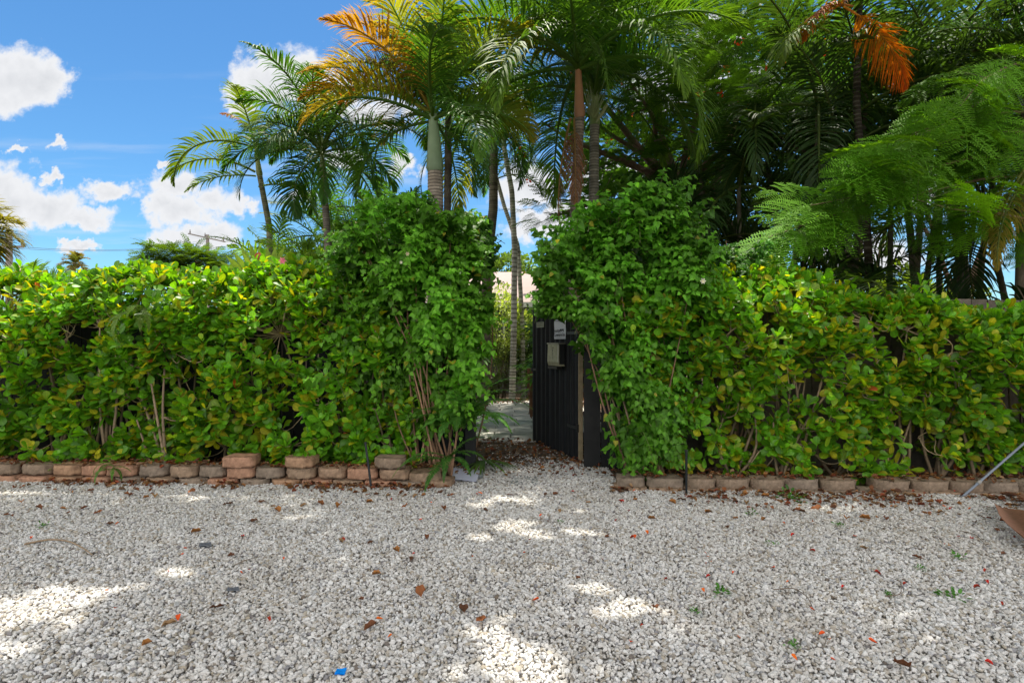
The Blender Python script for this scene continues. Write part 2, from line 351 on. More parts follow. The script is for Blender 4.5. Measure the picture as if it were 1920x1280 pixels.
# ---------------------------------------------------------------- ground
def plane(name, x0, x1, y0, y1, z, mat, nx=1, ny=1, zf=None, col=(.5,.5,.5)):
    b = B(); xs = np.linspace(x0,x1,nx+1); ys = np.linspace(y0,y1,ny+1); X, Y = np.meshgrid(xs, ys)
    Z = np.full_like(X, z) if zf is None else zf(X,Y)
    i, j = np.meshgrid(np.arange(ny), np.arange(nx), indexing='ij'); a = i*(nx+1)+j
    b.add(np.stack([X,Y,Z],-1), np.stack([a,a+1,a+nx+2,a+nx+1],-1), col); o = b.build(name, mat); o['kind'] = 'structure'; return o
def soilmat(name, c1, c2, scale=3, bs=60, bump=.6):
    m, t = newmat(name); p = N(t, 'ShaderNodeBsdfPrincipled'); p.inputs['Roughness'].default_value = .95; p.inputs['Specular IOR Level'].default_value = .1
    f = mapr(t, noise(t, scale, 9, .7), .35, .65); t.links.new(mixc(t, f, c1, c2), p.inputs['Base Color'])
    b = N(t, 'ShaderNodeBump'); b.inputs['Strength'].default_value = bump; b.inputs['Distance'].default_value = .02
    t.links.new(noise(t, bs, 5), b.inputs['Height']); t.links.new(b.outputs[0], p.inputs['Normal'])
    o = N(t, 'ShaderNodeOutputMaterial'); t.links.new(p.outputs[0], o.inputs[0]); return m
M_SOIL = soilmat('soil', (.08,.058,.04), (.19,.145,.10), 5)
M_GRIT = soilmat('gravel_bed', (.28,.26,.23), (.48,.46,.42), 60, 120)
plane('ground', -400, 400, -60, 900, -.03, M_SOIL)
def curb_y(x): return 5.44-0.055*x
b = B(); xs = np.linspace(-9, 9, 61)
V = np.array([[x, y, -.012] for x in xs for y in (-1.0, curb_y(x)+.1)]); Q = [[2*i, 2*i+2, 2*i+3, 2*i+1] for i in range(60)]
b.add(V, Q, (.5,.5,.5)); go = b.build('gravel_bed', M_GRIT); go['kind'] = 'structure'
plane('soil_step', -.85, 1.3, 5.45, 8.2, -.008, M_SOIL, 12, 24, lambda X,Y: -.002+.03*np.clip((Y-5.6)/1.5,0,1)+.006*np.sin(X*9+Y*7))

# pebbles: one uncountable object, points with instanced stones
sp = .0152
def pebble_points():
    P_=[]
    xs = np.arange(-7.6, 7.6, sp); ys = np.arange(1.0, 7.7, sp)
    X, Y = np.meshgrid(xs, ys); X = X+rng.uniform(-.5,.5,X.shape)*sp; Y = Y+rng.uniform(-.5,.5,Y.shape)*sp
    X = X.ravel(); Y = Y.ravel()
    vis = (np.abs(X) < .96*Y+.9) & ((Y < 5.95) | (np.abs(X-.2) < 1))
    infr = Y < curb_y(X)-.0
    t = np.clip((6.9-Y)/1.0, .06, 1)
    gap = (X > -.62) & (X < 1.05) & (Y >= curb_y(X)) & (rng.random(len(X)) < t*.85) & (np.abs(X-.2) < .85)
    k = vis & (infr | gap)
    X, Y = X[k], Y[k]
    Z = rng.uniform(-.003,.009,len(X))+.006*np.sin(X*3.1+1)*np.sin(Y*2.7)
    Z = np.where(Y > curb_y(X), Z+.02*np.clip((Y-5.5),0,1), Z)
    return np.stack([X,Y,Z],1)
pp = pebble_points()
me = bpy.data.meshes.new('gravel'); me.vertices.add(len(pp)); me.vertices.foreach_set('co', pp.astype(np.float32).ravel())
gravel = bpy.data.objects.new('gravel', me); COL.objects.link(gravel); tag(gravel, 'loose white and pale grey limestone gravel covering the forecourt', 'gravel', kind='stuff')
m, t = newmat('pebble')
oi = N(t, 'ShaderNodeObjectInfo'); cr = N(t, 'ShaderNodeValToRGB'); t.links.new(oi.outputs['Random'], cr.inputs[0])
ramp = [(0,(.26,.23,.19)),(.06,(.38,.33,.25)),(.14,(.45,.42,.37)),(.4,(.53,.51,.465)),(.65,(.61,.59,.55)),(.85,(.68,.665,.62)),(.93,(.42,.42,.41)),(.975,(.22,.21,.21)),(1,(.14,.11,.08))]
cr.color_ramp.elements[0].position = 0; cr.color_ramp.elements[0].color = (*ramp[0][1],1); cr.color_ramp.elements[1].position = 1; cr.color_ramp.elements[1].color = (*ramp[-1][1],1)
for p_, c_ in ramp[1:-1]: e_ = cr.color_ramp.elements.new(p_); e_.color = (*c_,1)
pb = N(t, 'ShaderNodeBsdfPrincipled'); pb.inputs['Roughness'].default_value = .85; pb.inputs['Specular IOR Level'].default_value = .25
vm = N(t, 'ShaderNodeVectorMath', operation='SCALE'); t.links.new(cr.outputs[0], vm.inputs[0]); t.links.new(mapr(t, noise(t, 90, 4), .3, .7, .85, 1.12), vm.inputs['Scale'])
pat = mapr(t, noise(t, 1.1, 5, .6, oi.outputs['Location']), .48, .72, 0, .55); pcol = mixc(t, pat, vm.outputs[0], mixc(t, 1.0, vm.outputs[0], (.74,.70,.64), 'MULTIPLY')); pcol = mixc(t, 1.0, pcol, (.97,.99,1.04), 'MULTIPLY')
t.links.new(pcol, pb.inputs['Base Color']); o_ = N(t, 'ShaderNodeOutputMaterial'); t.links.new(pb.outputs[0], o_.inputs[0]); M_PEB = m
g = bpy.data.node_groups.new('gravel_stones', 'GeometryNodeTree')
g.interface.new_socket('Geometry', in_out='INPUT', socket_type='NodeSocketGeometry'); g.interface.new_socket('Geometry', in_out='OUTPUT', socket_type='NodeSocketGeometry')
gi = g.nodes.new('NodeGroupInput'); gout = g.nodes.new('NodeGroupOutput'); lk = g.links.new
join = g.nodes.new('GeometryNodeJoinGeometry')
for k in range(7):
    ico = g.nodes.new('GeometryNodeMeshIcoSphere'); ico.inputs['Radius'].default_value = 1; ico.inputs['Subdivisions'].default_value = 3
    pos = g.nodes.new('GeometryNodeInputPosition'); nzz = g.nodes.new('ShaderNodeTexNoise'); nzz.noise_dimensions = '4D'
    nzz.inputs['Scale'].default_value = .75; nzz.inputs['Detail'].default_value = 1.5; nzz.inputs['W'].default_value = k*3.7
    sb = g.nodes.new('ShaderNodeVectorMath'); sb.operation = 'SUBTRACT'; sb.inputs[1].default_value = (.5,.5,.5); lk(nzz.outputs['Color'], sb.inputs[0])
    scn = g.nodes.new('ShaderNodeVectorMath'); scn.operation = 'SCALE'; scn.inputs['Scale'].default_value = 2.1; lk(sb.outputs[0], scn.inputs[0])
    ml = g.nodes.new('ShaderNodeVectorMath'); ml.operation = 'MULTIPLY'; ml.inputs[1].default_value = ((1,.8,.6),(1,.7,.7),(.9,.85,.55),(1.1,.7,.5),(.9,.9,.75),(1,.75,.45),(1.15,.75,.6))[k]
    ad = g.nodes.new('ShaderNodeVectorMath'); ad.operation = 'ADD'; lk(pos.outputs[0], ad.inputs[0]); lk(scn.outputs[0], ad.inputs[1]); lk(ad.outputs[0], ml.inputs[0])
    sp_ = g.nodes.new('GeometryNodeSetPosition'); lk(ico.outputs['Mesh'], sp_.inputs['Geometry']); lk(ml.outputs[0], sp_.inputs['Position'])
    ss = g.nodes.new('GeometryNodeSetShadeSmooth'); lk(sp_.outputs[0], ss.inputs[0])
    sm = g.nodes.new('GeometryNodeSetMaterial'); sm.inputs['Material'].default_value = M_PEB; lk(ss.outputs[0], sm.inputs[0])
    gti = g.nodes.new('GeometryNodeGeometryToInstance'); lk(sm.outputs[0], gti.inputs[0]); lk(gti.outputs[0], join.inputs[0])
m2p = g.nodes.new('GeometryNodeMeshToPoints'); lk(gi.outputs[0], m2p.inputs['Mesh'])
iop = g.nodes.new('GeometryNodeInstanceOnPoints'); lk(m2p.outputs[0], iop.inputs['Points']); lk(join.outputs[0], iop.inputs['Instance']); iop.inputs['Pick Instance'].default_value = True
ri = g.nodes.new('FunctionNodeRandomValue'); ri.data_type = 'INT'; ri.inputs['Min'].default_value = 0; ri.inputs['Max'].default_value = 6
for s_ in ri.outputs:
    if s_.enabled: lk(s_, iop.inputs['Instance Index'])
rr = g.nodes.new('FunctionNodeRandomValue'); rr.data_type = 'FLOAT_VECTOR'; rr.inputs['Min'].default_value = (-.7,-.7,0); rr.inputs['Max'].default_value = (.7,.7,6.283); rr.inputs['Seed'].default_value = 3
lk(rr.outputs[0], iop.inputs['Rotation'])
rs = g.nodes.new('FunctionNodeRandomValue'); rs.data_type = 'FLOAT'; rs.inputs['Seed'].default_value = 9
sout = [s_ for s_ in rs.outputs if s_.enabled][0]
pw = g.nodes.new('ShaderNodeMath'); pw.operation = 'POWER'; pw.inputs[1].default_value = 2.2; lk(sout, pw.inputs[0])
ma = g.nodes.new('ShaderNodeMath'); ma.operation = 'MULTIPLY_ADD'; ma.inputs[1].default_value = .0085; ma.inputs[2].default_value = .0074; lk(pw.outputs[0], ma.inputs[0])
lk(ma.outputs[0], iop.inputs['Scale']); lk(iop.outputs[0], gout.inputs[0])
md = gravel.modifiers.new('stones', 'NODES'); md.node_group = g
gravel.data.materials.append(M_PEB)

# path of pale pavers beyond the gate
b = B(); y = 7.75; r_ = 0
while y < 13.2:
    x = -.62-(.3 if r_ % 2 else 0)-.25; 
    while x < 1.25:
        w_ = .60+rng.normal()*.02; g_ = .55*(.8+.35*rng.random())
        b.box((x+w_/2, y+.14, .008+rng.normal()*.003), (w_-.022, .262, .07), (g_*1.03, g_, g_*.93)); x += w_
    y += .29; r_ += 1
pv = b.build('path', colmat('paver', .9, .15, 0, 8, .25, .5, 50), smooth=False); pv['kind'] = 'structure'

# ---------------------------------------------------------------- leaf clusters
def clusia(name, label, dens, xr, top, front, back, zbase, seed, parent_loc, yellow=.13, nst=26):
    rg = np.random.default_rng(seed); o = thing(name, label, 'hedge', parent_loc)
    n = dens; x = rg.uniform(xr[0], xr[1], n); tp = top(x)
    kind = rg.random(n)
    zz = zbase(x)+(tp-zbase(x))*rg.random(n)**.92
    ztop = tp-np.abs(rg.normal(0,.07,n))+.02+np.where(rg.random(n) < .13, rg.uniform(.03,.14,n), 0)
    istop = kind < .26
    z = np.where(istop, ztop, zz)
    gapn = np.sin(x*6.3+z*2.1+seed)+np.sin(x*3.1-z*6.7+2*seed)+.8*np.sin(x*11.3+z*9.1)+rg.normal(0,.5,n); keepc = istop | (gapn > np.where(zz > 1.55, -1.9, -1.05))
    x, z, tp, istop, ztop = x[keepc], z[keepc], tp[keepc], istop[keepc], ztop[keepc]; n = len(x)
    lump = .13*np.sin(x*2.3+z*1.9)+.12*np.sin(x*5.1-z*3.7+1)+.09*np.sin(x*9+z*8)
    round_ = .35*np.clip(1-(tp-z)/.45, 0, 1)**2
    low = .10*np.clip((z-.4)/1.0, 0, 1)
    fy = front(x)-lump*.55+round_+.10-low
    dep = np.where(istop, rg.random(n)*(back(x)-front(x)-.25), rg.exponential(.13, n).clip(0,.7))
    pos = np.stack([x, fy+dep, z], 1)
    ax = np.stack([rg.normal(0,.5,n), np.where(istop, rg.normal(-.2,.35,n), -.75+rg.normal(0,.35,n)), np.where(istop, 1.0, .75+rg.normal(0,.4,n))], 1)
    ax[:,2] -= np.where((~istop) & (z < .7), .35, 0); ax = unit(ax)
    K = 9; leaf = B(); P0=[]; D=[]; U=[]; SC=[]; CO=[]
    ref = unit(np.cross(ax, rg.normal(size=(n,3)))); ref2 = np.cross(ax, ref)
    ysh = rg.random(n); spot = (np.sin(x*1.7+seed)+np.sin(z*3+x*.7))*.5
    for j in range(K):
        lay = j//2; s = 1 if j%2 else -1; rdir = (ref if lay%2 == 0 else ref2)*s
        if j == 8: rdir = ref*.3
        rdir = unit(rdir+rg.normal(0,.22,(n,3))); th = R([18,38,58,80,12][lay])+rg.normal(0,.16,n)
        d = np.cos(th)[:,None]*ax+np.sin(th)[:,None]*rdir; d[:,2] -= .12*lay*.6
        P0.append(pos-ax*(lay*.028+.01)[..., None] if False else pos-ax*(lay*.026)); D.append(unit(d))
        up = ax*.9-rdir*.15+np.array([0,-.15,.45]); U.append(up)
        SC.append((.122 if lay < 4 else .07)*[.78,1.0,1.05,.95,.7][lay]*(1+rg.normal(0,.14,n)))
        base = np.array([.094,.248,.013]); c = base*(.62+.75*rg.random((n,1)))*(1+.18*spot[:,None])
        yl = rg.random(n)
        yp = yellow*(1.3 if lay >= 2 else .6)
        c = np.where((yl < yp)[:,None], np.array([.40,.38,.02])*(.55+.5*rg.random((n,1))), c)
        c = np.where(((yl > yp) & (yl < yp*2.4))[:,None], np.array([.22,.34,.015])*(.7+.5*rg.random((n,1))), c)
        c = np.where((yl > .9965)[:,None], np.array([.42,.09,.03])*(.7+.5*rg.random((n,1))), c)
        if lay in (0,4): c = c*1.25+np.array([.02,.03,0])
        CO.append(c)
    P0=np.concatenate(P0); D=np.concatenate(D); U=np.concatenate(U); SC=np.concatenate(SC); CO=np.concatenate(CO)
    keep = rg.random(len(P0)) < .86; P0,D,U,SC,CO = P0[keep],D[keep],U[keep],SC[keep],CO[keep]
    keep = P0[:,2] > .11; P0,D,U,SC,CO = P0[keep],D[keep],U[keep],SC[keep],CO[keep]
    fr = frames(D, U); h = len(P0)//2
    sc3 = np.stack([SC, SC*(1+rg.normal(0,.12,len(SC)))*.86, SC], 1)
    leaf.scatter(CL[0], CL[1], P0[:h], fr[:h], sc3[:h], CO[:h], CL[2]); leaf.scatter(CL2[0], CL2[1], P0[h:], fr[h:], sc3[h:], CO[h:], CL2[2])
    leaf.build('foliage', M_CLUSIA, o)
    # stems: trunks from the ground that fork towards the leaf clusters
    bs = B(); roots = np.stack([rg.uniform(xr[0], xr[1], nst), np.zeros(nst), np.zeros(nst)], 1)
    roots[:,1] = front(roots[:,0])+.42+rg.normal(0,.08,nst)
    forks=[]
    for r0 in roots:
        for q in range(3):
            zt = .5+rg.random()*1.1; e = r0+np.array([rg.normal()*.32, -.12+rg.normal()*.08, zt]); e[1] = max(e[1], front(e[0])+.16)
            mid = (r0+e)/2+np.array([rg.normal()*.08, rg.normal()*.05, -.05])
            c = np.array([.24,.17,.11])*(.6+.8*rg.random()); bs.tube(wander([r0,mid,e], 8), np.linspace(.017,.008,8), c, 6, cap=False); forks += [e, mid]
    forks = np.array(forks)
    sel = rg.permutation(n)[:int(n*.5)]
    for i in sel:
        p = pos[i]-ax[i]*.03; d2 = ((forks-p)**2).sum(1)+.6*np.clip(forks[:,2]-p[2],0,9)**2; f_ = forks[np.argmin(d2)]
        if np.linalg.norm(f_-p) > .8: f_ = p+(f_-p)/np.linalg.norm(f_-p)*.5
        mid = p-ax[i]*.12+(f_-p)*.35+rg.normal(0,.015,3)
        bs.tube(wander([p, p-ax[i]*.06, mid, f_], 6), np.linspace(.003,.0068,6), np.array([.38,.28,.17])*(.6+.8*rg.random()), 4, cap=False)
    bs.build('branches', M_TWIG, o)
    return o

def vine(name, label, cat, poly, Yf, thick, nsh, seed, size=.062, col=(.085,.225,.016), origin=None, outx=0., group=None, nl=13, Lsh=.42, stems=8, clear=None):
    """leafy shrub: shoots start inside a silhouette (x,z polygon at depth Yf) and arch out with hanging leaves"""
    rg = np.random.default_rng(seed); Pz = np.array(poly, float)
    o = thing(name, label, cat, origin if origin is not None else (Pz[:,0].mean(), Yf+thick*.5, 0), group)
    def inside(x, z):
        r = np.zeros(len(x), bool); j = len(Pz)-1
        for i in range(len(Pz)):
            xi, zi, xj, zj = *Pz[i], *Pz[j]
            c = ((zi > z) != (zj > z)) & (x < (xj-xi)*(z-zi)/(zj-zi+1e-12)+xi); r ^= c; j = i
        return r
    X=[];Z=[]
    while len(X) < nsh:
        x = rg.uniform(Pz[:,0].min(), Pz[:,0].max(), nsh); z = rg.uniform(Pz[:,1].min(), Pz[:,1].max(), nsh); k = inside(x+rg.normal(0,.09,nsh),z+rg.normal(0,.10,nsh)) & (np.sin(x*7.3+z*3.1+seed)+np.sin(x*3.7-z*8.7+2*seed)+.8*np.sin(x*13+z*11)+rg.normal(0,.45,nsh) > -1.0); X += list(x[k]); Z += list(z[k])
    X = np.array(X[:nsh]); Z = np.array(Z[:nsh]); c0 = np.array([Pz[:,0].mean(), Pz[:,1].mean()])
    lump = .18*np.sin(X*4.1+Z*2.9+seed)+.13*np.sin(X*8.7-Z*6.1)+.08*np.sin(X*15+Z*13)
    if nsh > 1000:
        q_ = rg.permutation(nsh)[:90]; zt = np.array([Pz[:,1][np.abs(Pz[:,0]-x_) < .28].max(initial=1.7) for x_ in X[q_]]); Z[q_] = zt-.05+rg.random(90)*.16
    Y = Yf+.14-lump*.9+rg.exponential(.22, nsh).clip(0,thick)
    pos = np.stack([X,Y,Z],1)
    rad = np.stack([X-c0[0], np.zeros(nsh), (Z-c0[1])*.8+.35], 1)/max(np.ptp(Pz[:,0]), .6)
    d = unit(rad*1.1+np.stack([rg.normal(0,.4,nsh)+outx, -.75+rg.normal(0,.35,nsh), .35+rg.normal(0,.35,nsh)],1))
    L = Lsh*(.45+.8*rg.random(nsh)+.9*(rg.random(nsh) < .16)*rg.random(nsh)); d = unit(d+np.array([0,0,1.])*(L > Lsh*1.25)[:,None]*.9); st = B(); lf = B(); PP=[];DD=[];SS=[];CC=[]; ts = np.linspace(.05,1,nl)
    gcol = np.array(col)[None]*(.65+.7*rg.random((nsh,1)))*(1+.25*np.sin(X*3+Z*2)[:,None])
    start = pos-d*(L*.55)[:,None]
    side = unit(np.cross(d, np.array([0,0,1.])))
    for i, t_ in enumerate(ts):
        p = start+d*(L*t_)[:,None]+np.array([0,0,-1.])*(L*.42*t_**2)[:,None]
        T = unit(d+np.array([0,0,-.84])*t_)
        s = 1 if i%2 else -1
        rl = rg.normal(0,.35,nsh); sd_ = side*np.cos(rl)[:,None]*s+np.array([0,0,1.])*np.sin(rl)[:,None]
        dd = unit(T*.35+sd_*.7+np.array([0,-.12,-.45])+rg.normal(0,.22,(nsh,3)))
        PP.append(p); DD.append(dd); SS.append(size*(1.05-.45*t_**3)*(1+rg.normal(0,.16,nsh)))
        c = gcol*(.8+.4*rg.random((nsh,1)))*(1+.35*t_**3)+np.array([.03,.05,.004])*t_**4
        c = np.where(rg.random((nsh,1)) < .012, np.array([[.32,.30,.03]]), c); CC.append(c)
    PP=np.concatenate(PP);DD=np.concatenate(DD);SS=np.concatenate(SS);CC=np.concatenate(CC)
    k = (rg.random(len(PP)) < .88) & (PP[:,2] > .03)
    if clear is not None: k &= ~clear(PP)
    PP,DD,SS,CC = PP[k],DD[k],SS[k],CC[k]
    fr = frames(DD, np.tile(np.array([0,-.55,.75]), (len(DD),1))+rg.normal(0,.35,(len(DD),3)))
    lf.scatter(HT[0], HT[1], PP, fr, np.stack([SS,SS*1.05,SS],1), CC, HT[2]); lf.build('foliage', M_VINE, o)
    for i in rg.permutation(nsh)[:int(nsh*.7)]:
        if clear is not None and clear(np.stack([pos[i], start[i], pos[i]+d[i]*L[i]*.45-[0,0,.1]])).any(): continue
        q = np.linspace(0,1,5)[:,None]; pts = start[i]+d[i]*L[i]*q+np.array([0,0,-1.])*L[i]*.42*q**2
        st.tube(pts, np.linspace(.0035,.0012,5), np.array([.13,.15,.05])*(.6+.8*rg.random()), 4, cap=False)
    if stems:
        lo = Pz[:,1].min(); lx = Pz[Pz[:,1] < lo+.35][:,0]; xb = rg.uniform(lx.mean()-.2, lx.mean()+.2, stems)
        for x0 in xb:
            for q in range(3):
                i = rg.integers(nsh); e = pos[i]+np.array([0,.12,0]); b0 = np.array([x0, Yf+thick*.45+rg.normal()*.08, 0.])
                mid = (b0+e)/2+np.array([rg.normal()*.12, -.08, .1])
                if clear is not None and clear(wander([b0,mid,e],12)).any(): continue
                st.tube(wander([b0,(b0+mid)/2+rg.normal(0,.03,3),mid,e], 10), np.linspace(.013,.004,10), np.array([.26,.15,.09])*(.6+.8*rg.random()), 5, cap=False)
    st.build('stems', M_TWIG, o)
    return o

def prof(pts, Y):
    pts = np.array(pts, float); return pts[:,0], pts[:,1]
def topfun(tab, Yf):
    tab = np.array(tab, float)
    def f(x):
        px = 960+x/Yf*F; py = np.interp(px, tab[:,0], tab[:,1]); return H-(py-640)/F*(Yf+.25)
    return f
LT = [(-300,508),(0,520),(60,540),(100,518),(150,508),(200,492),(245,498),(290,526),(330,530),(400,504),(450,490),(520,500),(560,512),(620,515),(700,560),(760,680)]
RT = [(1180,560),(1250,540),(1320,515),(1380,500),(1440,505),(1480,508),(1540,500),(1600,522),(1660,550),(1720,568),(1790,562),(1850,578),(1920,592),(2200,610)]
clusia('clusia_hedge', 'long clusia hedge of round glossy leaves left of the garden gate, sunlit along its top', 2900, (-6.6,-1.0), topfun(LT,5.7),
       lambda x: curb_y(x)+.12, lambda x: curb_y(x)+.95, lambda x: .14+0*x, 11, (-3.6, 5.9, 0))
clusia('clusia_hedge', 'clusia hedge of round yellow-green leaves right of the black gate, lower towards the wooden fence', 2500, (1.15,6.2), topfun(RT,5.3),
       lambda x: curb_y(x)+.12, lambda x: curb_y(x)+.95, lambda x: .13+.05*np.clip(x-3.5,0,2), 23, (3.4, 5.7, 0), yellow=.16)

def W2(tab, Y): return [((px-960)/F*Y, H-(py-640)/F*Y) for px, py in tab]
vine('flowering_vine', 'dense dark green leafy vine climbing the left side of the gate opening', 'climbing shrub',
     W2([(615,560),(600,490),(640,440),(700,400),(745,372),(795,395),(850,400),(893,425),(915,500),(905,600),(885,660),(880,740),(850,790),(800,790),(740,760),(700,700),(660,640),(640,600)], 5.75), 5.62, .55, 1500, 31, size=.082, Lsh=.52)
vine('flowering_vine', 'bright green vine arching over the black gate and hanging down beside it', 'climbing shrub',
     W2([(1005,560),(1012,490),(1055,430),(1110,395),(1180,372),(1240,350),(1290,392),(1335,465),(1320,560),(1290,640),(1270,720),(1250,800),(1235,880),(1190,880),(1175,800),(1160,740),(1140,690),(1125,620),(1080,585)], 5.6), 5.45, .55, 1500, 32, col=(.080,.225,.016), size=.082, Lsh=.52,
     clear=lambda p: (p[:,0] < np.interp(p[:,2], [0,.4,1.0,1.35,1.60,1.70], [.98,.92,.80,.70,.62,.2])+.05*np.sin(p[:,2]*17)) & (p[:,2] < 1.70+.03*np.sin(p[:,0]*23)))
vine('wild_vine', 'tall thin leafy shoots rising above the vine beside the thick palm trunk', 'climbing shrub',
     W2([(690,450),(700,390),(740,350),(785,345),(800,390),(805,450)], 6.6), 6.6, .45, 300, 33, origin=(gz(750,6.7)), size=.07, col=(.035,.12,.02))
vine('wild_vine', 'slender leafy shoots climbing against the sky right of the thick palm trunk', 'climbing shrub',
     W2([(860,450),(865,400),(900,390),(925,430),(915,480)], 6.3), 6.3, .35, 130, 34, origin=(gz(890,6.4)), stems=1, col=(.045,.14,.02))
vine('wild_vine', 'upright leafy shoots standing out above the right-hand clusia hedge', 'climbing shrub',
     W2([(1330,500),(1340,460),(1380,440),(1420,470),(1490,475),(1480,505)], 5.9), 5.9, .3, 110, 35, origin=(gz(1400,6.0)), stems=2, col=(.05,.16,.02), Lsh=.5)

# ---------------------------------------------------------------- kerb blocks
def block_mesh(k):
    rg = np.random.default_rng(90+k); bm = bmesh.new(); w, d, h = .285, .24, .098; c = .036+.008*rg.normal()
    pl = [(-w/2+.02,d),(-w/2,.06),(-w/2+c,.004),(0,-.006),(w/2-c,.002),(w/2,.058),(w/2-.02,d)]
    lo = [bm.verts.new((x,y,0)) for x,y in pl]; hi = [bm.verts.new((x,y,h)) for x,y in pl]
    bm.faces.new(lo[::-1]); bm.faces.new(hi); n = len(pl)
    for i in range(n): bm.faces.new((lo[i], lo[(i+1)%n], hi[(i+1)%n], hi[i]))
    bmesh.ops.bevel(bm, geom=[e for e in bm.edges], offset=.005, segments=2, affect='EDGES')
    bmesh.ops.triangulate(bm, faces=[f for f in bm.faces if len(f.verts) > 4])
    for _ in range(3): bmesh.ops.subdivide_edges(bm, edges=[e for e in bm.edges if e.calc_length() > .022], cuts=1, use_grid_fill=True)
    for v in bm.verts:
        q = v.co+Vector((k*3.1,k*1.7,0)); rough = .0095 if v.co.y < .07 else .0025
        v.co += mnoise.noise_vector(q*16)*rough+mnoise.noise_vector(q*48)*rough*.8
    bm.normal_update()
    me = bpy.data.meshes.new('kerb_block'); bm.to_mesh(me); bm.free()
    a = me.color_attributes.new('Col','FLOAT_COLOR','POINT'); base = np.array([(.36,.22,.135),(.31,.215,.145),(.40,.225,.145),(.26,.19,.135),(.34,.225,.15),(.24,.185,.14)][k])
    co = np.empty(len(me.vertices)*3); me.vertices.foreach_get('co', co); co = co.reshape(-1,3)
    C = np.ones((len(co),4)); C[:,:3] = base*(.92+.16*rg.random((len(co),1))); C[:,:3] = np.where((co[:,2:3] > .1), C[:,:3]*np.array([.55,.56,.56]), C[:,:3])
    a.data.foreach_set('color', C.ravel()); me.polygons.foreach_set('use_smooth', np.full(len(me.polygons), True)); me.materials.append(M_STONE); return me
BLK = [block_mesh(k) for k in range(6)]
ORD = ['first','second','third','fourth','fifth','sixth','seventh','eighth','ninth','tenth','eleventh','twelfth','thirteenth','fourteenth','fifteenth','sixteenth','seventeenth','eighteenth']
def block(px0, px1, z, label, group, k, dy=0., rz=0., tilt=(0,0), Yc=None):
    Y = Yc if Yc else curb_y((px0+px1)/2/F*5.5-4.95); x = ((px0+px1)/2-960)/F*Y
    if Yc is None: Y = curb_y(x); x = ((px0+px1)/2-960)/F*Y
    o = bpy.data.objects.new('kerb_block', BLK[k%6]); COL.objects.link(o); w = (px1-px0)/F*Y
    o.location = (x, Y+dy, z); o.scale = (w/.287, 1, 1); o.rotation_euler = (R(tilt[0]), R(tilt[1]), R(-3.1+rz)); return tag(o, label, 'kerb block', group)
LU = [(-90,-32),(-30,28),(30,90),(91,147),(148,196),(197,252),(253,310),(312,365),(366,420),(423,475),(473,529),(531,587),(590,645),(648,706),(708,766)]
nL = len(LU); rngb = random.Random(4)
for i, (a, c) in enumerate(LU):
    k = nL-i
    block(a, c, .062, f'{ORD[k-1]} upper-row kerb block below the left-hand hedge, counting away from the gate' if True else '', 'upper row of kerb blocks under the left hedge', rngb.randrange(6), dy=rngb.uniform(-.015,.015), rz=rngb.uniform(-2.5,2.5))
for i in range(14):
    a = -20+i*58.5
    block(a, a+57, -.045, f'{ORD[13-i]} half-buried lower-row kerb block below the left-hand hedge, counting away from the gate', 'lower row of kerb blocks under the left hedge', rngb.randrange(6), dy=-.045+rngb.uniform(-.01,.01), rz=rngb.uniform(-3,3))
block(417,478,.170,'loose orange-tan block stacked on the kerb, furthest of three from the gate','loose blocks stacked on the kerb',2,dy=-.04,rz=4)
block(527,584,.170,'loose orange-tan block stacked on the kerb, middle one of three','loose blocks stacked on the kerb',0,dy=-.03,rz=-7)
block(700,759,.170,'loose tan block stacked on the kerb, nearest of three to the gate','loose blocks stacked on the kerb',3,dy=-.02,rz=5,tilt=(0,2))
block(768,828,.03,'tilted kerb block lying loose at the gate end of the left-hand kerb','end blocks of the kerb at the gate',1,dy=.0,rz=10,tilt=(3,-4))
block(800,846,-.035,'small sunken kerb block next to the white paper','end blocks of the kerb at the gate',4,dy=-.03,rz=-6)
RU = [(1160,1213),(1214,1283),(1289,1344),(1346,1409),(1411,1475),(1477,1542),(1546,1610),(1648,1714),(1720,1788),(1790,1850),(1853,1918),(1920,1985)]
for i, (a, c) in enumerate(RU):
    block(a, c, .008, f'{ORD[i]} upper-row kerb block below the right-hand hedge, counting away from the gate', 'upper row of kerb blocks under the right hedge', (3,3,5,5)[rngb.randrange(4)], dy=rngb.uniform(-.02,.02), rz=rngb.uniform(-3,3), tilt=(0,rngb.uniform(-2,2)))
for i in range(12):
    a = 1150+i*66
    block(a, a+64, -.072, f'{ORD[i]} half-buried lower-row kerb block below the right-hand hedge, counting away from the gate', 'lower row of kerb blocks under the right hedge', (1,3,5)[rngb.randrange(3)], dy=-.05+rngb.uniform(-.01,.01), rz=rngb.uniform(-3,3))

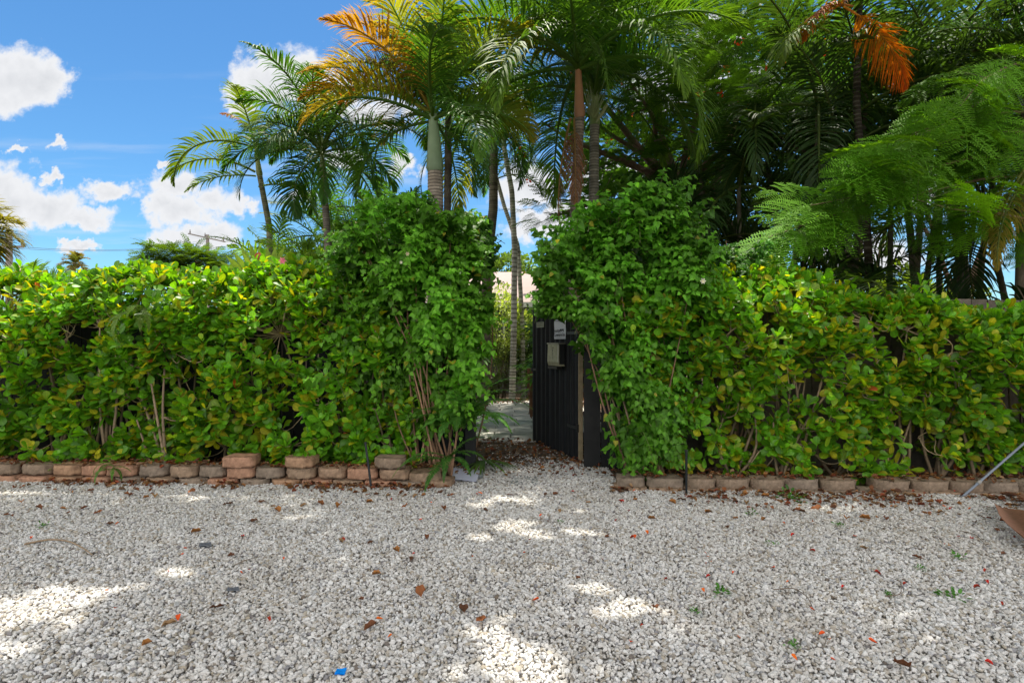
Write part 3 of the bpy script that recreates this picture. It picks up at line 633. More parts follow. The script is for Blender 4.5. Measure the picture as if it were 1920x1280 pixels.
# ---------------------------------------------------------------- fences and gate
def fence(p0, p1, h, col, label, w=.14, mat=M_WOOD, group=None, top=True):
    p0 = np.array(p0, float); p1 = np.array(p1, float); L = np.linalg.norm(p1-p0); g_ = (p1-p0)/L; nrm = np.array([g_[1], -g_[0]]); o = thing('board_fence', label, 'fence', (*((p0+p1)/2), 0), group)
    AX = np.array([[g_[0],g_[1],0],[nrm[0],nrm[1],0],[0,0,1]]); b = B(); n = int(L/w); rg = np.random.default_rng(int(abs(p0[0])*100))
    for i in range(n):
        s = (i+.5)*w; hh = h+rg.normal()*.012; c = np.array(col)*(.7+.6*rg.random())
        b.box((*(p0+g_*s+nrm*rg.normal()*.003), hh/2), (w-.010, .02, hh), c, AX)
    b.build('boards', mat, o, smooth=False)
    for z in (.35, h-.35):
        b = B(); b.box((*((p0+p1)/2-nrm*.036), z), (L,.045,.09), np.array(col)*.8, AX); b.build('rail', mat, o, smooth=False)
    for s in np.arange(.1, L, 2.2):
        b = B(); b.box((*(p0+g_*s-nrm*.105), (h-.08)/2), (.09,.09,h-.08), np.array(col)*.8, AX); b.build('post', mat, o, smooth=False)
    return o
fence((-7.5,6.75), (-.42,6.32), 1.78, (.016,.016,.018), 'black painted board fence hidden behind the left-hand hedge', mat=M_BLACK)
fence((.785,6.26), (1.62,6.16), 1.80, (.012,.011,.011), 'black painted board fence panel right beside the open gate', w=.19, mat=M_BLACK)
fence((1.62,6.40), (8.2,6.05), 1.86, (.13,.105,.085), 'weathered grey-brown wooden fence showing above the low end of the right-hand hedge', w=.17)

Hg = np.array([.80,6.60]); Fg = np.array([.312,7.86]); gl = np.linalg.norm(Fg-Hg); gv = (Fg-Hg)/gl; gn = np.array([-gv[1]*-1, 0]) if False else np.array([-.931,-.364])
GAX = np.array([[gv[0],gv[1],0],[gn[0],gn[1],0],[0,0,1]])
def G(s, off, z): return np.array([*(Hg+gv*s+gn*off), z])
gate = thing('garden_gate', 'black corrugated garden gate standing open inwards, with a mailbox and notice on it', 'gate', (*Hg, 0))
b = B(); n = 150; ss = np.linspace(0, gl, n)
wv = np.clip(np.sin(ss/gl*2*math.pi*9.5)*1.8, -1, 1)*.014+.006*np.sin(ss*17)
def ztop(s): return 1.86+.012*np.sin(s*31)
V=[]; zz = np.linspace(.035,1,12)
for i, s in enumerate(ss):
    for q in zz: V.append(G(s, .028+wv[i], .03+(ztop(s)-.03)*(q-.035)/.965))
V = np.array(V); i, j = np.meshgrid(np.arange(n-1), np.arange(11), indexing='ij'); a = i*12+j
Q = np.stack([a,a+12,a+13,a+1],-1).reshape(-1,4)
V2 = V-np.array([gn[0],gn[1],0])*.008
b.add(V, Q, (.012,.012,.013)); b.add(V2, Q[:,::-1], (.012,.012,.013)); b.build('panel', M_BLACK, gate)
for z in (.3,.95,1.6):
    b = B(); b.box(G(gl/2,-.022,z), (gl-.02,.04,.09), (.018,.018,.02), GAX); b.build('rail', M_BLACK, gate, smooth=False)
b = B(); b.box(G(-.02,.015,.93), (.018,.05,1.80), (.36,.28,.17), GAX); b.build('edge_trim', M_WOOD, gate, smooth=False)
for z in (.4,1.5):
    b = B(); b.box(G(.12,.052,z), (.26,.006,.035), (.05,.05,.05), GAX); b.box(G(-.01,.05,z), (.03,.02,.09), (.05,.05,.05), GAX); b.build('hinge', M_METAL, gate, smooth=False)
lt = B(); lt.box(G(gl-.10,.052,1.02), (.14,.012,.03), (.10,.095,.09), GAX); lt.box(G(gl-.05,.062,1.02), (.02,.02,.05), (.10,.095,.09), GAX); lt.build('latch', M_METAL, gate, smooth=False)
# post left of the opening
gp = thing('gate_post', 'black wooden post at the left edge of the gate opening, half hidden by vine', 'post', (-.45,6.22,0))
b = B(); b.box((-.45,6.22,.93), (.11,.11,1.86), (.02,.019,.019)); b.build('shaft', M_BLACK, gp, smooth=False)
b = B(); b.box((-.45,6.22,1.885), (.14,.14,.045), (.022,.02,.02)); b.build('cap', M_BLACK, gp, smooth=False)
gp = thing('gate_post', 'black wooden post behind the light edge strip where the open gate hangs', 'post', (.9,6.36,0))
b = B(); b.box((.9,6.37,.93), (.10,.10,1.86), (.018,.018,.018)); b.build('shaft', M_BLACK, gp, smooth=False)
b = B(); b.box((.9,6.37,1.88), (.13,.13,.04), (.02,.02,.02)); b.build('cap', M_BLACK, gp, smooth=False)

# mailbox on the gate
mb = thing('mailbox', 'worn tan metal wall mailbox with three black digits, fixed to the open gate', 'mailbox', G(.464,.05,1.07))
b = B(); s0,s1 = .335,.65; z0,z1 = 1.10,1.365
pr = [(.045,z0),(.115,z0+.0),(.130,z0+.05),(.122,z1),(.045,z1)]
for (sA,sB) in ((s0,s1),):
    A = np.array([G(sA,o_,z_) for o_,z_ in pr]); C = np.array([G(sB,o_,z_) for o_,z_ in pr]); V = np.vstack([A,C]); n = 5
    Q = [[i,(i+1)%n,(i+1)%n+n,i+n] for i in range(n)]+[[0,1,2,3],[5,8,7,6]]
    b.add(V, Q, (.42,.39,.25)); b.add(np.array([A[0],A[3],A[4],(A[3]+A[4])/2]), [[0,1,3,2]], (.06,.06,.055)); b.add(np.array([C[0],C[3],C[4],(C[3]+C[4])/2]), [[0,2,3,1]], (.3,.27,.17))
b.build('body', M_MAIL, mb, smooth=False)
b = B(); b.box(G(s0-.002,.083,(z0+z1)/2+.008), (.003,.07,z1-z0-.03), (.02,.02,.019), GAX); b.build('shaded_side', M_PLAIN, mb, smooth=False)  # near-black face over the box side; its shade put into the colour
b = B(); b.box(G((s0+s1)/2,.085,z1+.010), (s1-s0+.02,.095,.014), (.40,.36,.28), GAX); b.build('lid', M_METAL, mb, smooth=False)
b = B(); b.box(G(s0+.006,.130,(z0+z1)/2+.02), (.008,.006,z1-z0-.06), (.75,.73,.66), GAX); b.build('edge_strip', M_PLAIN, mb, smooth=False)
b = B(); b.box(G((s0+s1)/2+.02,.09,z0-.022), (s1-s0-.05,.07,.03), (.05,.045,.04), GAX); b.build('newspaper_hook', M_METAL, mb, smooth=False)
b = B(); b.box(G(.49,.128,z1-.04), (.016,.006,.012), (.06,.05,.03), GAX); b.build('lock', M_METAL, mb, smooth=False)
def text(body, size, s, off, z, parent, mat, sx=1.0, name='lettering', align='CENTER'):
    cu_ = bpy.data.curves.new(name, 'FONT'); cu_.body = body; cu_.size = size; cu_.align_x = align; cu_.align_y = 'CENTER'; cu_.extrude = .0006
    to = bpy.data.objects.new(name, cu_); COL.objects.link(to)
    dg = bpy.context.evaluated_depsgraph_get(); me_ = bpy.data.meshes.new_from_object(to.evaluated_get(dg)); bpy.data.objects.remove(to)
    to = bpy.data.objects.new(name, me_); COL.objects.link(to); me_.materials.clear(); me_.materials.append(mat)
    from mathutils import Matrix
    ex = Vector((-gv[0],-gv[1],0)); ez = Vector((0,0,1)); nn = ex.cross(ez)
    Mx = Matrix(((ex.x*sx,ez.x,nn.x,0),(ex.y*sx,ez.y,nn.y,0),(0,1*1.0,0,0),(0,0,0,1))); Mx[2][0]=0; Mx[2][1]=1; Mx[2][2]=0
    Mx.translation = Vector(G(s,off,z)); to.parent = parent; to.matrix_parent_inverse = Matrix.Identity(4); to.matrix_local = Matrix.Translation(-Vector(parent.location)) @ Mx
    return to
m, t = newmat('black_ink'); p_ = N(t,'ShaderNodeBsdfPrincipled'); p_.inputs['Base Color'].default_value = (.02,.02,.025,1); p_.inputs['Roughness'].default_value = .6
o_ = N(t,'ShaderNodeOutputMaterial'); t.links.new(p_.outputs[0], o_.inputs[0]); M_INK = m
for i, ch in enumerate('033'):
    text(ch, .05, .49, .1325, 1.29-.045*i, mb, M_INK, .9, 'digit')
# notice
sg_ = thing('notice', 'white paper security camera notice pinned to the black gate above the mailbox', 'sign', G(.445,.052,1.43))
b = B(); nx_, nz_ = 12, 10; SS_ = np.linspace(.285,.605,nx_); ZZ_ = np.linspace(1.43,1.67,nz_)
V = np.array([G(s, .052+.003*math.sin(s*25)+.002*math.sin(z*40), z) for s in SS_ for z in ZZ_]); i, j = np.meshgrid(np.arange(nx_-1), np.arange(nz_-1), indexing='ij'); a = i*nz_+j
b.add(V, np.stack([a,a+nz_,a+nz_+1,a+1],-1).reshape(-1,4), (.72,.73,.78)); b.build('sheet', M_PAPER, sg_)
text('Security', .058, .53, .059, 1.532, sg_, M_INK, .85); text('Cameras In Use', .062, .447, .059, 1.482, sg_, M_INK, .74)
for q in (.405,.355):
    b = B(); b.box(G(q,.059,1.543), (.032,.003,.018), (.02,.02,.025), GAX); b.box(G(q-.012,.059,1.530), (.012,.003,.02), (.02,.02,.025), GAX); b.build('camera_symbol', M_INK, sg_, smooth=False)
for z in (1.448,1.655):
    b = B(); b.box(G(.445,.0585,z), (.27,.002,.004), (.1,.1,.12), GAX); b.build('border_line', M_INK, sg_, smooth=False)
np_ = thing('name_plate', 'small tan plate near the top corner of the free edge of the black gate', 'sign', G(1.05,.05,1.585))
b = B(); b.box(G(1.05,.048,1.622), (.24,.006,.072), (.30,.29,.22), GAX); b.build('plate', M_METAL, np_, smooth=False)
for z in (1.640,1.612):
    b = B()
    for q in range(7): b.box(G(.965+.028*q,.0525,z), (.016,.003,.009), (.08,.075,.05), GAX)
    b.build('worn_lettering', M_PLAIN, np_, smooth=False)

# ---------------------------------------------------------------- garden beyond the gate
bench = thing('wooden_bench', 'brown wooden bench end with a sloping arm, seen beside the open gate', 'bench', (.55,10.6,0))
wc = (.20,.10,.055)
for x, y in ((.38,10.3),(.38,10.75),(1.5,10.3),(1.5,10.75)):
    b = B(); b.box((x,y,.32 if y > 10.5 else .31), (.11,.09,.64 if y > 10.5 else .62), wc); b.build('leg', M_WOOD, bench, smooth=False)
b = B()
for y in (10.28,10.42,10.56,10.70): b.box((.94,y,.43), (1.3,.12,.03), wc)
b.build('seat', M_WOOD, bench, smooth=False)
b = B(); 
for z in (.56,.70,.84): b.box((.94,10.83,z), (1.3,.03,.10), wc)
b.build('backrest', M_WOOD, bench, smooth=False)
for x in (.38,1.5):
    b = B(); b.box((x+.02,10.5,.66), (.12,.62,.035), (.26,.13,.07), np.array([[.94,0,-.34],[0,1,0],[.34,0,.94]]) if x < 1 else None); b.build('armrest', M_WOOD, bench, smooth=False)

house = thing('house', 'low house with a pale pink roof seen through the gap above the gate', 'house', (.2,17.2,0))
b = B(); b.box((.2,18.2,1.2), (9,5,2.4), (.16,.15,.14)); b.build('wall', M_PAINT, house, smooth=False)
b = B(); X0,X1 = -4.9,5.3; ye,yr = 15.3,18.2; ze,zr = 2.45,3.62
b.add([[X0,ye,ze],[X1,ye,ze],[X1,yr,zr],[X0,yr,zr]], [[0,1,2,3]], (.36,.28,.26)); b.add([[X0,21.1,ze],[X1,21.1,ze],[X1,yr,zr],[X0,yr,zr]], [[0,3,2,1]], (.36,.28,.26))
b.add([[X0,ye,ze-.1],[X1,ye,ze-.1],[X1,21.1,ze-.1],[X0,21.1,ze-.1]], [[0,3,2,1]], (.3,.27,.25))
b.box((.2,ye-.01,ze-.06), (10.2,.03,.14), (.8,.78,.76)); rf = b.build('roof', M_PAINT, house, smooth=False)
b = B(); b.box((.2,yr,zr+.03), (10.25,.14,.06), (.85,.83,.82)); b.build('ridge_cap', M_PAINT, rf, smooth=False).location = (0,0,0)
for x in (-2.2,.3,2.4):
    b = B(); b.box((x,15.68,1.4), (1.1,.06,1.1), (.75,.74,.72)); wn = b.build('window', M_PAINT, house, smooth=False)
    b = B(); b.box((x,15.64,1.4), (.98,.03,.98), (.03,.04,.05)); pn = b.build('pane', M_PLAIN, house, smooth=False)

def bush(name, label, cat, c, r, n, leaf, size, col, mat=M_VINE, seed=0, stems=True, group=None, nst=8, upr=.4):
    rg = np.random.default_rng(seed+500); c = np.array(c, float); r = np.array(r, float); o = thing(name, label, cat, (c[0],c[1],0), group)
    d = unit(rg.normal(size=(n,3))); lump = 1+.22*np.sin(d[:,0]*5+seed)+.18*np.sin(d[:,2]*7+d[:,1]*4)
    pos = c+d*r*(lump*(1-.35*rg.random(n)**1.5))[:,None]; k = pos[:,2] > .05; pos, d = pos[k], d[k]; m_ = len(pos)
    dd = unit(d*.7+np.array([0,0,upr])+rg.normal(0,.5,(m_,3))); fr = frames(dd, np.array([[0,0,1.]])+rg.normal(0,.5,(m_,3)))
    C = np.array(col)*(.55+.9*rg.random((m_,1))); b = B(); b.scatter(leaf[0], leaf[1], pos, fr, size*(.7+.6*rg.random(m_)), C, leaf[2]); b.build('foliage', mat, o)
    b = B()
    for i in range(nst):
        e = pos[rg.integers(m_)]*.8+c*.2; s0_ = np.array([c[0]+rg.normal()*r[0]*.15, c[1], 0]); b.tube(wander([s0_,(s0_+e)/2+rg.normal(0,.05,3),e],8), np.linspace(.02,.006,8), (.16,.12,.08), 5, cap=False)
    b.build('stems', M_TWIG, o); return o
bush('garden_shrub', 'pale lime variegated shrub behind the slim palm trunks in the gate opening', 'shrub', (-.3,14.0,1.75), (.9,.5,.8), 5200, OV, .075, (.34,.42,.13), seed=1)
bush('garden_shrub', 'grey-green fine-leaved shrub low behind the paved path', 'shrub', (-.6,13.9,.8), (1.1,.55,.75), 5200, OV, .06, (.13,.17,.08), seed=2)
bush('garden_shrub', 'dark green shrub at the back of the garden below the house roof', 'shrub', (1.3,14.4,1.2), (1.5,.6,1.1), 5200, OV, .09, (.05,.10,.03), seed=3)
bush('garden_shrub', 'shadowy shrub at the left back corner of the garden path', 'shrub', (-1.9,12.5,1.1), (1.0,.8,1.1), 3600, OV, .09, (.04,.09,.025), seed=4)
bush('distant_tree', 'small bright green tree standing behind the house roof', 'tree', (-.75,27,4.2), (1.8,1.5,1.3), 4200, OV, .2, (.10,.17,.03), seed=5)
# fan-fingered lady palms by the gate
def lady_palm(label, c, nfan, h, seed, col=(.10,.24,.03), rad=.4, cat='palm', name='lady_palm', nb=9, bl=.33):
    rg = np.random.default_rng(seed); o = thing(name, label, cat, (c[0],c[1],0))
    for i in range(nfan):
        f = i/max(nfan-1,1); a = rg.random()*6.28; rr_ = rad*(.2+.8*rg.random()); z = h*(.3+.7*f)
        root_ = np.array([c[0]+rg.normal()*.05, c[1]+rg.normal()*.05, 0]); hub = np.array([c[0]+math.cos(a)*rr_, c[1]+math.sin(a)*rr_, z])
        b = B(); b.tube(wander([root_,(root_+hub)/2+np.array([0,0,.15]),hub],7), np.linspace(.012,.004,7), (.12,.13,.05), 5, cap=False)
        out = unit(np.array([math.cos(a),math.sin(a)-.5,.2])); sd_ = unit(np.cross(out,[0,0,1.])); up_ = np.cross(sd_,out)
        an = np.linspace(-1.9,1.9,nb)+rg.normal(0,.08,nb); D_ = np.cos(an)[:,None]*out+np.sin(an)[:,None]*sd_+up_*.15; D_[:,2] -= .15
        L_ = bl*(.8+.4*rg.random(nb)); b.scatter(LN[0], LN[1], np.tile(hub,(nb,1)), frames(D_, np.tile(up_,(nb,1))), np.stack([L_,L_*1.0,L_*1.6],1), np.array(col)*(.6+.8*rg.random((nb,1))), LN[2])
        b.build('fan_leaf', M_PALM, o)
    return o
lady_palm('lady palm with narrow fingered leaves right behind the free edge of the gate', (.60,9.9), 22, 1.8, 3)
lady_palm('shorter lady palm with narrow fingered leaves above the bench end', (.62,12.2), 12, 1.1, 4, rad=.4)
lady_palm('lady palm with arching fingered leaves at the left side of the paved path', (-.72,9.3), 16, 1.15, 15, col=(.08,.18,.03), rad=.38)
lady_palm('tall dark lady palm at the back of the garden behind the gate', (.95,11.0), 20, 2.2, 5, col=(.07,.17,.03), rad=.5)

# ---------------------------------------------------------------- palms of the garden
def ora(i, az, e):
    c = np.array(GREEN)*(.9+.6*rng.random())
    if 200 < az < 345 and e > 5: return c*1.6, np.array(ORANGE)*(.8+.5*rng.random())
    if rng.random() < .4: return c*1.3, np.array(YEL)*.7
    return c, c*1.3+np.array([.05,.04,0])
palm('manila_palm', 'thick-trunked palm with a pale green crownshaft and orange-yellow fronds, in the middle of the row', [gz(818,8), P(817,470,8), P(816,322,8)], .13,.105, P(812,215,8), None, 2.0, 17,
     el=(84,-12), droop=(40,95), nl=64, ll=.62, lw=.026, grav=1.2, cols=ora, sc=(.25,.33,.20), tc1=(.36,.29,.24), az0=20, extra=[
     dict(az=285, el=58, L=2.1, droop=75, nl=70, ll=.62, lw=.027, vee=35, col=OLIVE, tip=ORANGE, grav=.5, label='orange-tipped frond'),
     dict(az=300, el=42, L=2.0, droop=60, nl=70, ll=.58, lw=.027, vee=35, col=(.3,.18,.02), tip=RUST, grav=.5, label='rusty orange frond'),
     dict(az=262, el=30, L=1.9, droop=62, nl=70, ll=.55, lw=.027, vee=30, col=(.28,.24,.02), tip=ORANGE, grav=.7, label='yellow-orange frond'),
     dict(az=280, el=72, L=2.2, droop=60, nl=70, ll=.58, lw=.027, vee=30, col=(.35,.22,.02), tip=(.62,.34,.02), grav=.6, label='golden yellow frond'),
     dict(az=230, el=55, L=1.9, droop=70, nl=70, ll=.55, lw=.027, vee=30, col=(.3,.18,.02), tip=ORANGE, grav=.8, label='golden orange frond'),
     dict(az=325, el=70, L=2.0, droop=55, nl=70, ll=.58, lw=.027, vee=35, col=(.2,.18,.02), tip=YEL, grav=.4, label='yellow frond')])
dk = lambda k=1.: (lambda i, az, e: (np.array(DARK)*k*(.8+.6*rng.random()), np.array(GREEN)*k*(.9+.6*rng.random())))
palm('manila_palm', 'slim dark palm with a wide drooping crown, left of the thick orange-fronded palm', [gz(622,9.2), P(614,440,9.2), P(606,330,9.2)], .068,.050, P(603,280,9.2), None, 1.7, 22,
     el=(74,-5), droop=(75,125), nl=62, ll=.56, lw=.024, cols=dk(1.25), sc=(.17,.18,.09), tc1=(.22,.18,.15), grav=1.3, az0=70)
def drylf(i, az, e): return np.array(OLIVE)*(.8+.6*rng.random()), np.array(LIME)*.8
palm('manila_palm', 'thin sparse palm with long arching fronds furthest left in the row, one of them dry', [gz(512,10), P(505,425,10), P(487,330,10)], .058,.045, P(478,268,10), None, 1.5, 5,
     el=(70,0), droop=(70,110), nl=34, ll=.42, lw=.034, cols=drylf, sc=(.22,.24,.08), tc1=(.20,.19,.12), az0=40, extra=[
     dict(o=P(478,322,10), az=268, el=28, L=1.75, droop=80, nl=38, ll=.42, lw=.036, vee=20, col=OLIVE, tip=LIME, grav=1.4),
     dict(o=P(480,330,10), az=255, el=2, L=1.2, droop=45, nl=30, ll=.40, lw=.036, vee=20, col=LIME, tip=LIME, grav=1.2),
     dict(o=P(478,262,10), az=285, el=62, L=.95, droop=60, nl=22, ll=.22, lw=.03, vee=10, col=BROWN, tip=(.3,.12,.06), grav=1.8, label='dry brown frond'),
     dict(o=P(480,300,10), az=95, el=35, L=1.5, droop=120, nl=34, ll=.42, lw=.034, vee=20, col=GREEN, tip=OLIVE, grav=1.5),
     dict(o=P(485,350,10), az=100, el=10, L=1.4, droop=90, nl=34, ll=.40, lw=.034, vee=20, col=LIME, tip=OLIVE, grav=1.0)])
palm('slender_palm', 'dark slender palm trunk just right of the thick ringed palm', [gz(838,9), P(838,470,9), P(841,210,9)], .062,.055, P(842,150,9), None, 1.6, 15,
     el=(80,0), droop=(50,100), nl=36, ll=.48, lw=.03, cols=dk(1.3), tc1=(.14,.11,.09), az0=200)
palm('slender_palm', 'leaning palm with a dark hanging crown left of the white forked trunk', [gz(905,12), P(915,480,12), P(925,390,12), P(926,290,12)], .12,.085, P(920,235,12), None, 1.8, 20,
     el=(75,-25), droop=(60,120), nl=42, ll=.45, lw=.028, cols=dk(1.0), tc1=(.17,.14,.10), grav=1.3, az0=10)
palm('slender_palm', 'pale grey slim curving palm trunk standing in the gap above the gate path', [gz(960,13.3), P(963,640,13.3), P(965,470,13.3), P(960,360,13.3), P(945,275,13.3)], .078,.055, P(942,235,13.3), None, 1.8, 12,
     el=(80,10), droop=(50,115), nl=36, ll=.42, lw=.028, cols=dk(1.6), tc1=(.46,.43,.37), az0=90, extra=[dict(o=P(955,320,13.3), az=85, el=35, L=1.3, droop=95, nl=40, ll=.48, lw=.03, vee=10, col=DARK, tip=DARK, grav=1.5)])
palm('slender_palm', 'second pale slim palm trunk touching the curving one above the gate path', [gz(982,13.8), P(979,600,13.8), P(971,460,13.8), P(945,385,13.8), P(930,330,13.8)], .058,.045, None, None, 1.5, 7,
     el=(75,0), droop=(50,110), nl=34, ll=.38, lw=.028, cols=dk(1.3), tc1=(.42,.40,.33), az0=150)
def f1(i, az, e): return np.array(GREEN)*(1.+.5*rng.random()), np.array(LIME)*(.7+.4*rng.random())
palm('manila_palm', 'palm with an orange-brown crownshaft and big arching green fronds over the gate', [gz(1075,8.4), P(1078,400,8.4), P(1087,222,8.4)], .085,.07, P(1084,118,8.4), None, 2.5, 22,
     el=(84,-4), droop=(45,110), nl=68, ll=.70, lw=.027, cols=f1, sc=(.42,.19,.10), tc1=(.26,.20,.16), az0=120, grav=1.0, extra=[
     dict(az=268, el=25, L=2.3, droop=70, nl=46, ll=.55, lw=.034, vee=10, col=OLIVE, tip=YEL, grav=1.5, label='yellowing frond')])
palm('manila_palm', 'slim palm with a green crownshaft and a pale flower stalk, right of the orange-brown one', [gz(1113,9), P(1113,400,9), P(1115,235,9)], .085,.075, P(1116,170,9), None, 2.2, 15,
     el=(86,15), droop=(40,100), nl=60, ll=.56, lw=.025, cols=f1, sc=(.26,.33,.11), tc1=(.24,.21,.17), az0=60)
# pale flower stalk
fs = thing('palm_flower_stalk', 'pale yellow-green branched flower stalk hanging off the green crownshaft', 'flower stalk', P(1112,225,8.9))
b = B(); c0 = P(1112,222,8.85); rg_ = np.random.default_rng(5)
for i in range(60):
    e = c0+np.array([rg_.normal()*.14, rg_.normal()*.1-.05, .12+rg_.random()*.48]); b.tube(wander([c0,(c0+e)/2+rg_.normal(0,.03,3),e],6), np.linspace(.006,.003,6), np.array([.38,.42,.20])*(.7+.5*rg_.random()), 4, cap=False)
b.build('branchlets', M_SHAFT, fs)
b = B(); b.tube(wander([c0+np.array([.05,0,-.06]), c0+np.array([.14,0,.08]), c0+np.array([.24,0,.24])], 8), [.012,.02,.026,.03,.028,.022,.014,.004], (.36,.36,.18), 8); b.build('spathe', M_SHAFT, fs)
# dead frond hanging by the trunk
df = thing('dead_frond', 'long dead brown palm frond hanging beside the orange-brown palm trunk', 'palm frond', P(1068,225,8.2))
for q, (dx, az_, L_) in enumerate(((0,250,1.5),(.05,180,1.3))):
    b = B(); frond(b, P(1070,222,8.2)+np.array([dx,0,0]), az_, -75, L_, 18, 40, .34, .014, -30, (.20,.09,.045), (.24,.12,.06), 2.2, curl=.1); b.build('dry_blade', M_DRY, df)

# low palms behind the hedge
def areca(label, c, nst, h, L, nf, seed, cols, group='areca palms', name='areca_palm', spread=.5, el=(82,15), droop=(35,90), nl=30, ll=.42, lw=.026, az=None, r=.035, tc=(.16,.20,.07)):
    rg = np.random.default_rng(seed); o = thing(name, label, 'palm', (c[0],c[1],0), group)
    for s in range(nst):
        a = s*2.4+seed; b0 = np.array([c[0]+math.cos(a)*spread*.35, c[1]+math.sin(a)*spread*.35, 0]); hh = h*(.75+.35*rg.random())
        tp_ = b0+np.array([math.cos(a)*spread*.6, math.sin(a)*spread*.5, hh]); b = B(); A = trunk_mesh(b, [b0,(b0+tp_)/2+rg.normal(0,.06,3)*np.array([1,1,0]),tp_], r, r*.7, tc, k=8, ring=.14); b.build('stem', M_BARK, o, loc=b0)
        for i in range(nf):
            f = (i+.5)/nf; az_ = (137.5*i+seed*40+s*70)%360 if az is None else az[0]+(az[1]-az[0])*rg.random()
            c1, c2 = cols(rg); b = B(); frond(b, A[-1], az_, el[0]+(el[1]-el[0])*f+rg.normal()*5, L*(.85+.3*rg.random()), droop[0]+(droop[1]-droop[0])*f, nl, ll, lw, 22, c1, c2, 1.0, rgn=rg, side=rg.normal()*15, twist=rg.normal()*30); b.build('frond', M_PALM, o, loc=A[-1])
    return o
limeG = lambda rg: (np.array([.10,.22,.02])*(.7+.7*rg.random()), np.array([.20,.32,.03])*(.7+.6*rg.random()))
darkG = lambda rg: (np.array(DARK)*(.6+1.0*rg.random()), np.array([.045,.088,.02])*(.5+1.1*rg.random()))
midG = lambda rg: (np.array(GREEN)*(.7+.8*rg.random()), np.array([.09,.19,.02])*(.7+.6*rg.random()))
areca('bright green areca palm in the gap between the slim palm and the thick ringed palm', gz(690,9.5), 4, 2.7, 1.6, 8, 3, limeG)
areca('sunlit yellow-green areca palm behind the thin sparse palm', gz(565,10.6), 4, 2.3, 1.5, 8, 4, limeG)
areca('mid-green areca palm low behind the vine, left of the thick ringed trunk', gz(750,10), 4, 2.6, 1.4, 8, 6, midG)
areca('areca palm with feathery leaves behind the dark slender trunk', gz(655,12), 4, 3.7, 1.7, 8, 8, midG)
def broad(label, px, Y, z, n, seed, col, L=.55):
    rg = np.random.default_rng(seed); c = gz(px,Y); o = thing('broadleaf_palm', label, 'plant', c); BR = blade([0,.12,.3,.5,.7,.85,.95,1],[.01,.07,.15,.20,.21,.17,.11,.05],.35,.5)
    V,Q,A = BR; b = B(); b.tube([c, c+[0,0,z]], [.03,.02], (.12,.13,.05), 7); b.build('stem', M_TWIG, o)
    for i in range(n):
        a = -1.1+2.2*i/(n-1)+rg.normal()*.1; D_ = np.array([[math.sin(a), -.25+rg.normal()*.3, math.cos(a)*.9]]); b = B()
        # pleated blade made of ribs side by side
        m_ = 9; an = np.linspace(-.55,.55,m_); side_ = unit(np.cross(D_[0],[0,-1.,.2])); D2 = unit(np.cos(an)[:,None]*D_+np.sin(an)[:,None]*side_); LL_ = L*(1-.25*np.abs(an/.55)**2)*(1+rg.normal()*.08)
        b.scatter(LN[0], LN[1], np.tile(c+[0,0,z],(m_,1)), frames(D2, np.tile([0,-1.,.3],(m_,1))), np.stack([LL_,LL_*1.3,LL_],1), np.array(col)*(.75+.5*rg.random((m_,1))), LN[2]); b.build('leaf', M_PALM, o)
broad('young palm with upright pleated yellow-green leaves just above the left-hand hedge', 500, 6.9, 1.95, 7, 2, (.22,.33,.03), .62)
broad('shorter young palm with pleated leaves right of its taller twin above the left-hand hedge', 568, 7.1, 1.95, 6, 5, (.15,.26,.03), .5)
areca('small arching palm with yellow-green fronds poking out left of the pleated young palm', gz(470,7.4), 1, 2.35, .75, 7, 12, limeG, el=(60,5), droop=(60,110), ll=.3, nl=28)
# boston fern and fan leaf at the foot of the left vine
def fern(label, c, n, L, seed, col, azr=(90,300), name='fern', el=50):
    rg = np.random.default_rng(seed); o = thing(name, label, 'fern', (c[0],c[1],max(0,c[2]-.05)))
    for i in range(n):
        b = B(); frond(b, np.array(c)+rg.normal(0,.02,3), azr[0]+(azr[1]-azr[0])*i/max(1,n-1)+rg.normal()*8, el+rg.normal()*14, L*(.7+.5*rg.random()), 95+rg.normal()*15, 30, L*.13, L*.030, 5, np.array(col)*(.7+.6*rg.random()), None, .5, gap=.08, rgn=rg, stem=.004); b.build('frond', M_VINE, o)
fern('low fern spilling over the left edge of the paved path', (-.62,8.3,.15), 10, .6, 5, (.06,.17,.03), (20,200), el=45)
fern('low fern at the far right corner of the paved path', (.62,11.6,.15), 10, .6, 6, (.06,.17,.03), (160,340), el=45)
fern('fern with long drooping fronds at the foot of the vine beside the gate opening', (-.50,5.75,.55), 15, .75, 1, (.07,.20,.03), (60,280), el=42)
fern('second fern low beside the white paper', (-.62,5.55,.25), 9, .5, 2, (.05,.15,.025), (90,270), el=35)
fern('small fern growing out of the kerb below the left-hand hedge', (-3.95,5.62,.16), 7, .2, 3, (.08,.21,.03), (90,280), el=20)
fern('fern leaf growing inside the top of the left-hand hedge', (-3.66,5.6,1.72), 6, .42, 4, (.14,.24,.03), (120,260), el=10)
lady_palm('single fan-shaped palm leaf at the bottom left of the gate opening', (-.33,6.25), 1, .33, 9, col=(.09,.17,.03), rad=.05, name='fan_palm', nb=17, bl=.36)

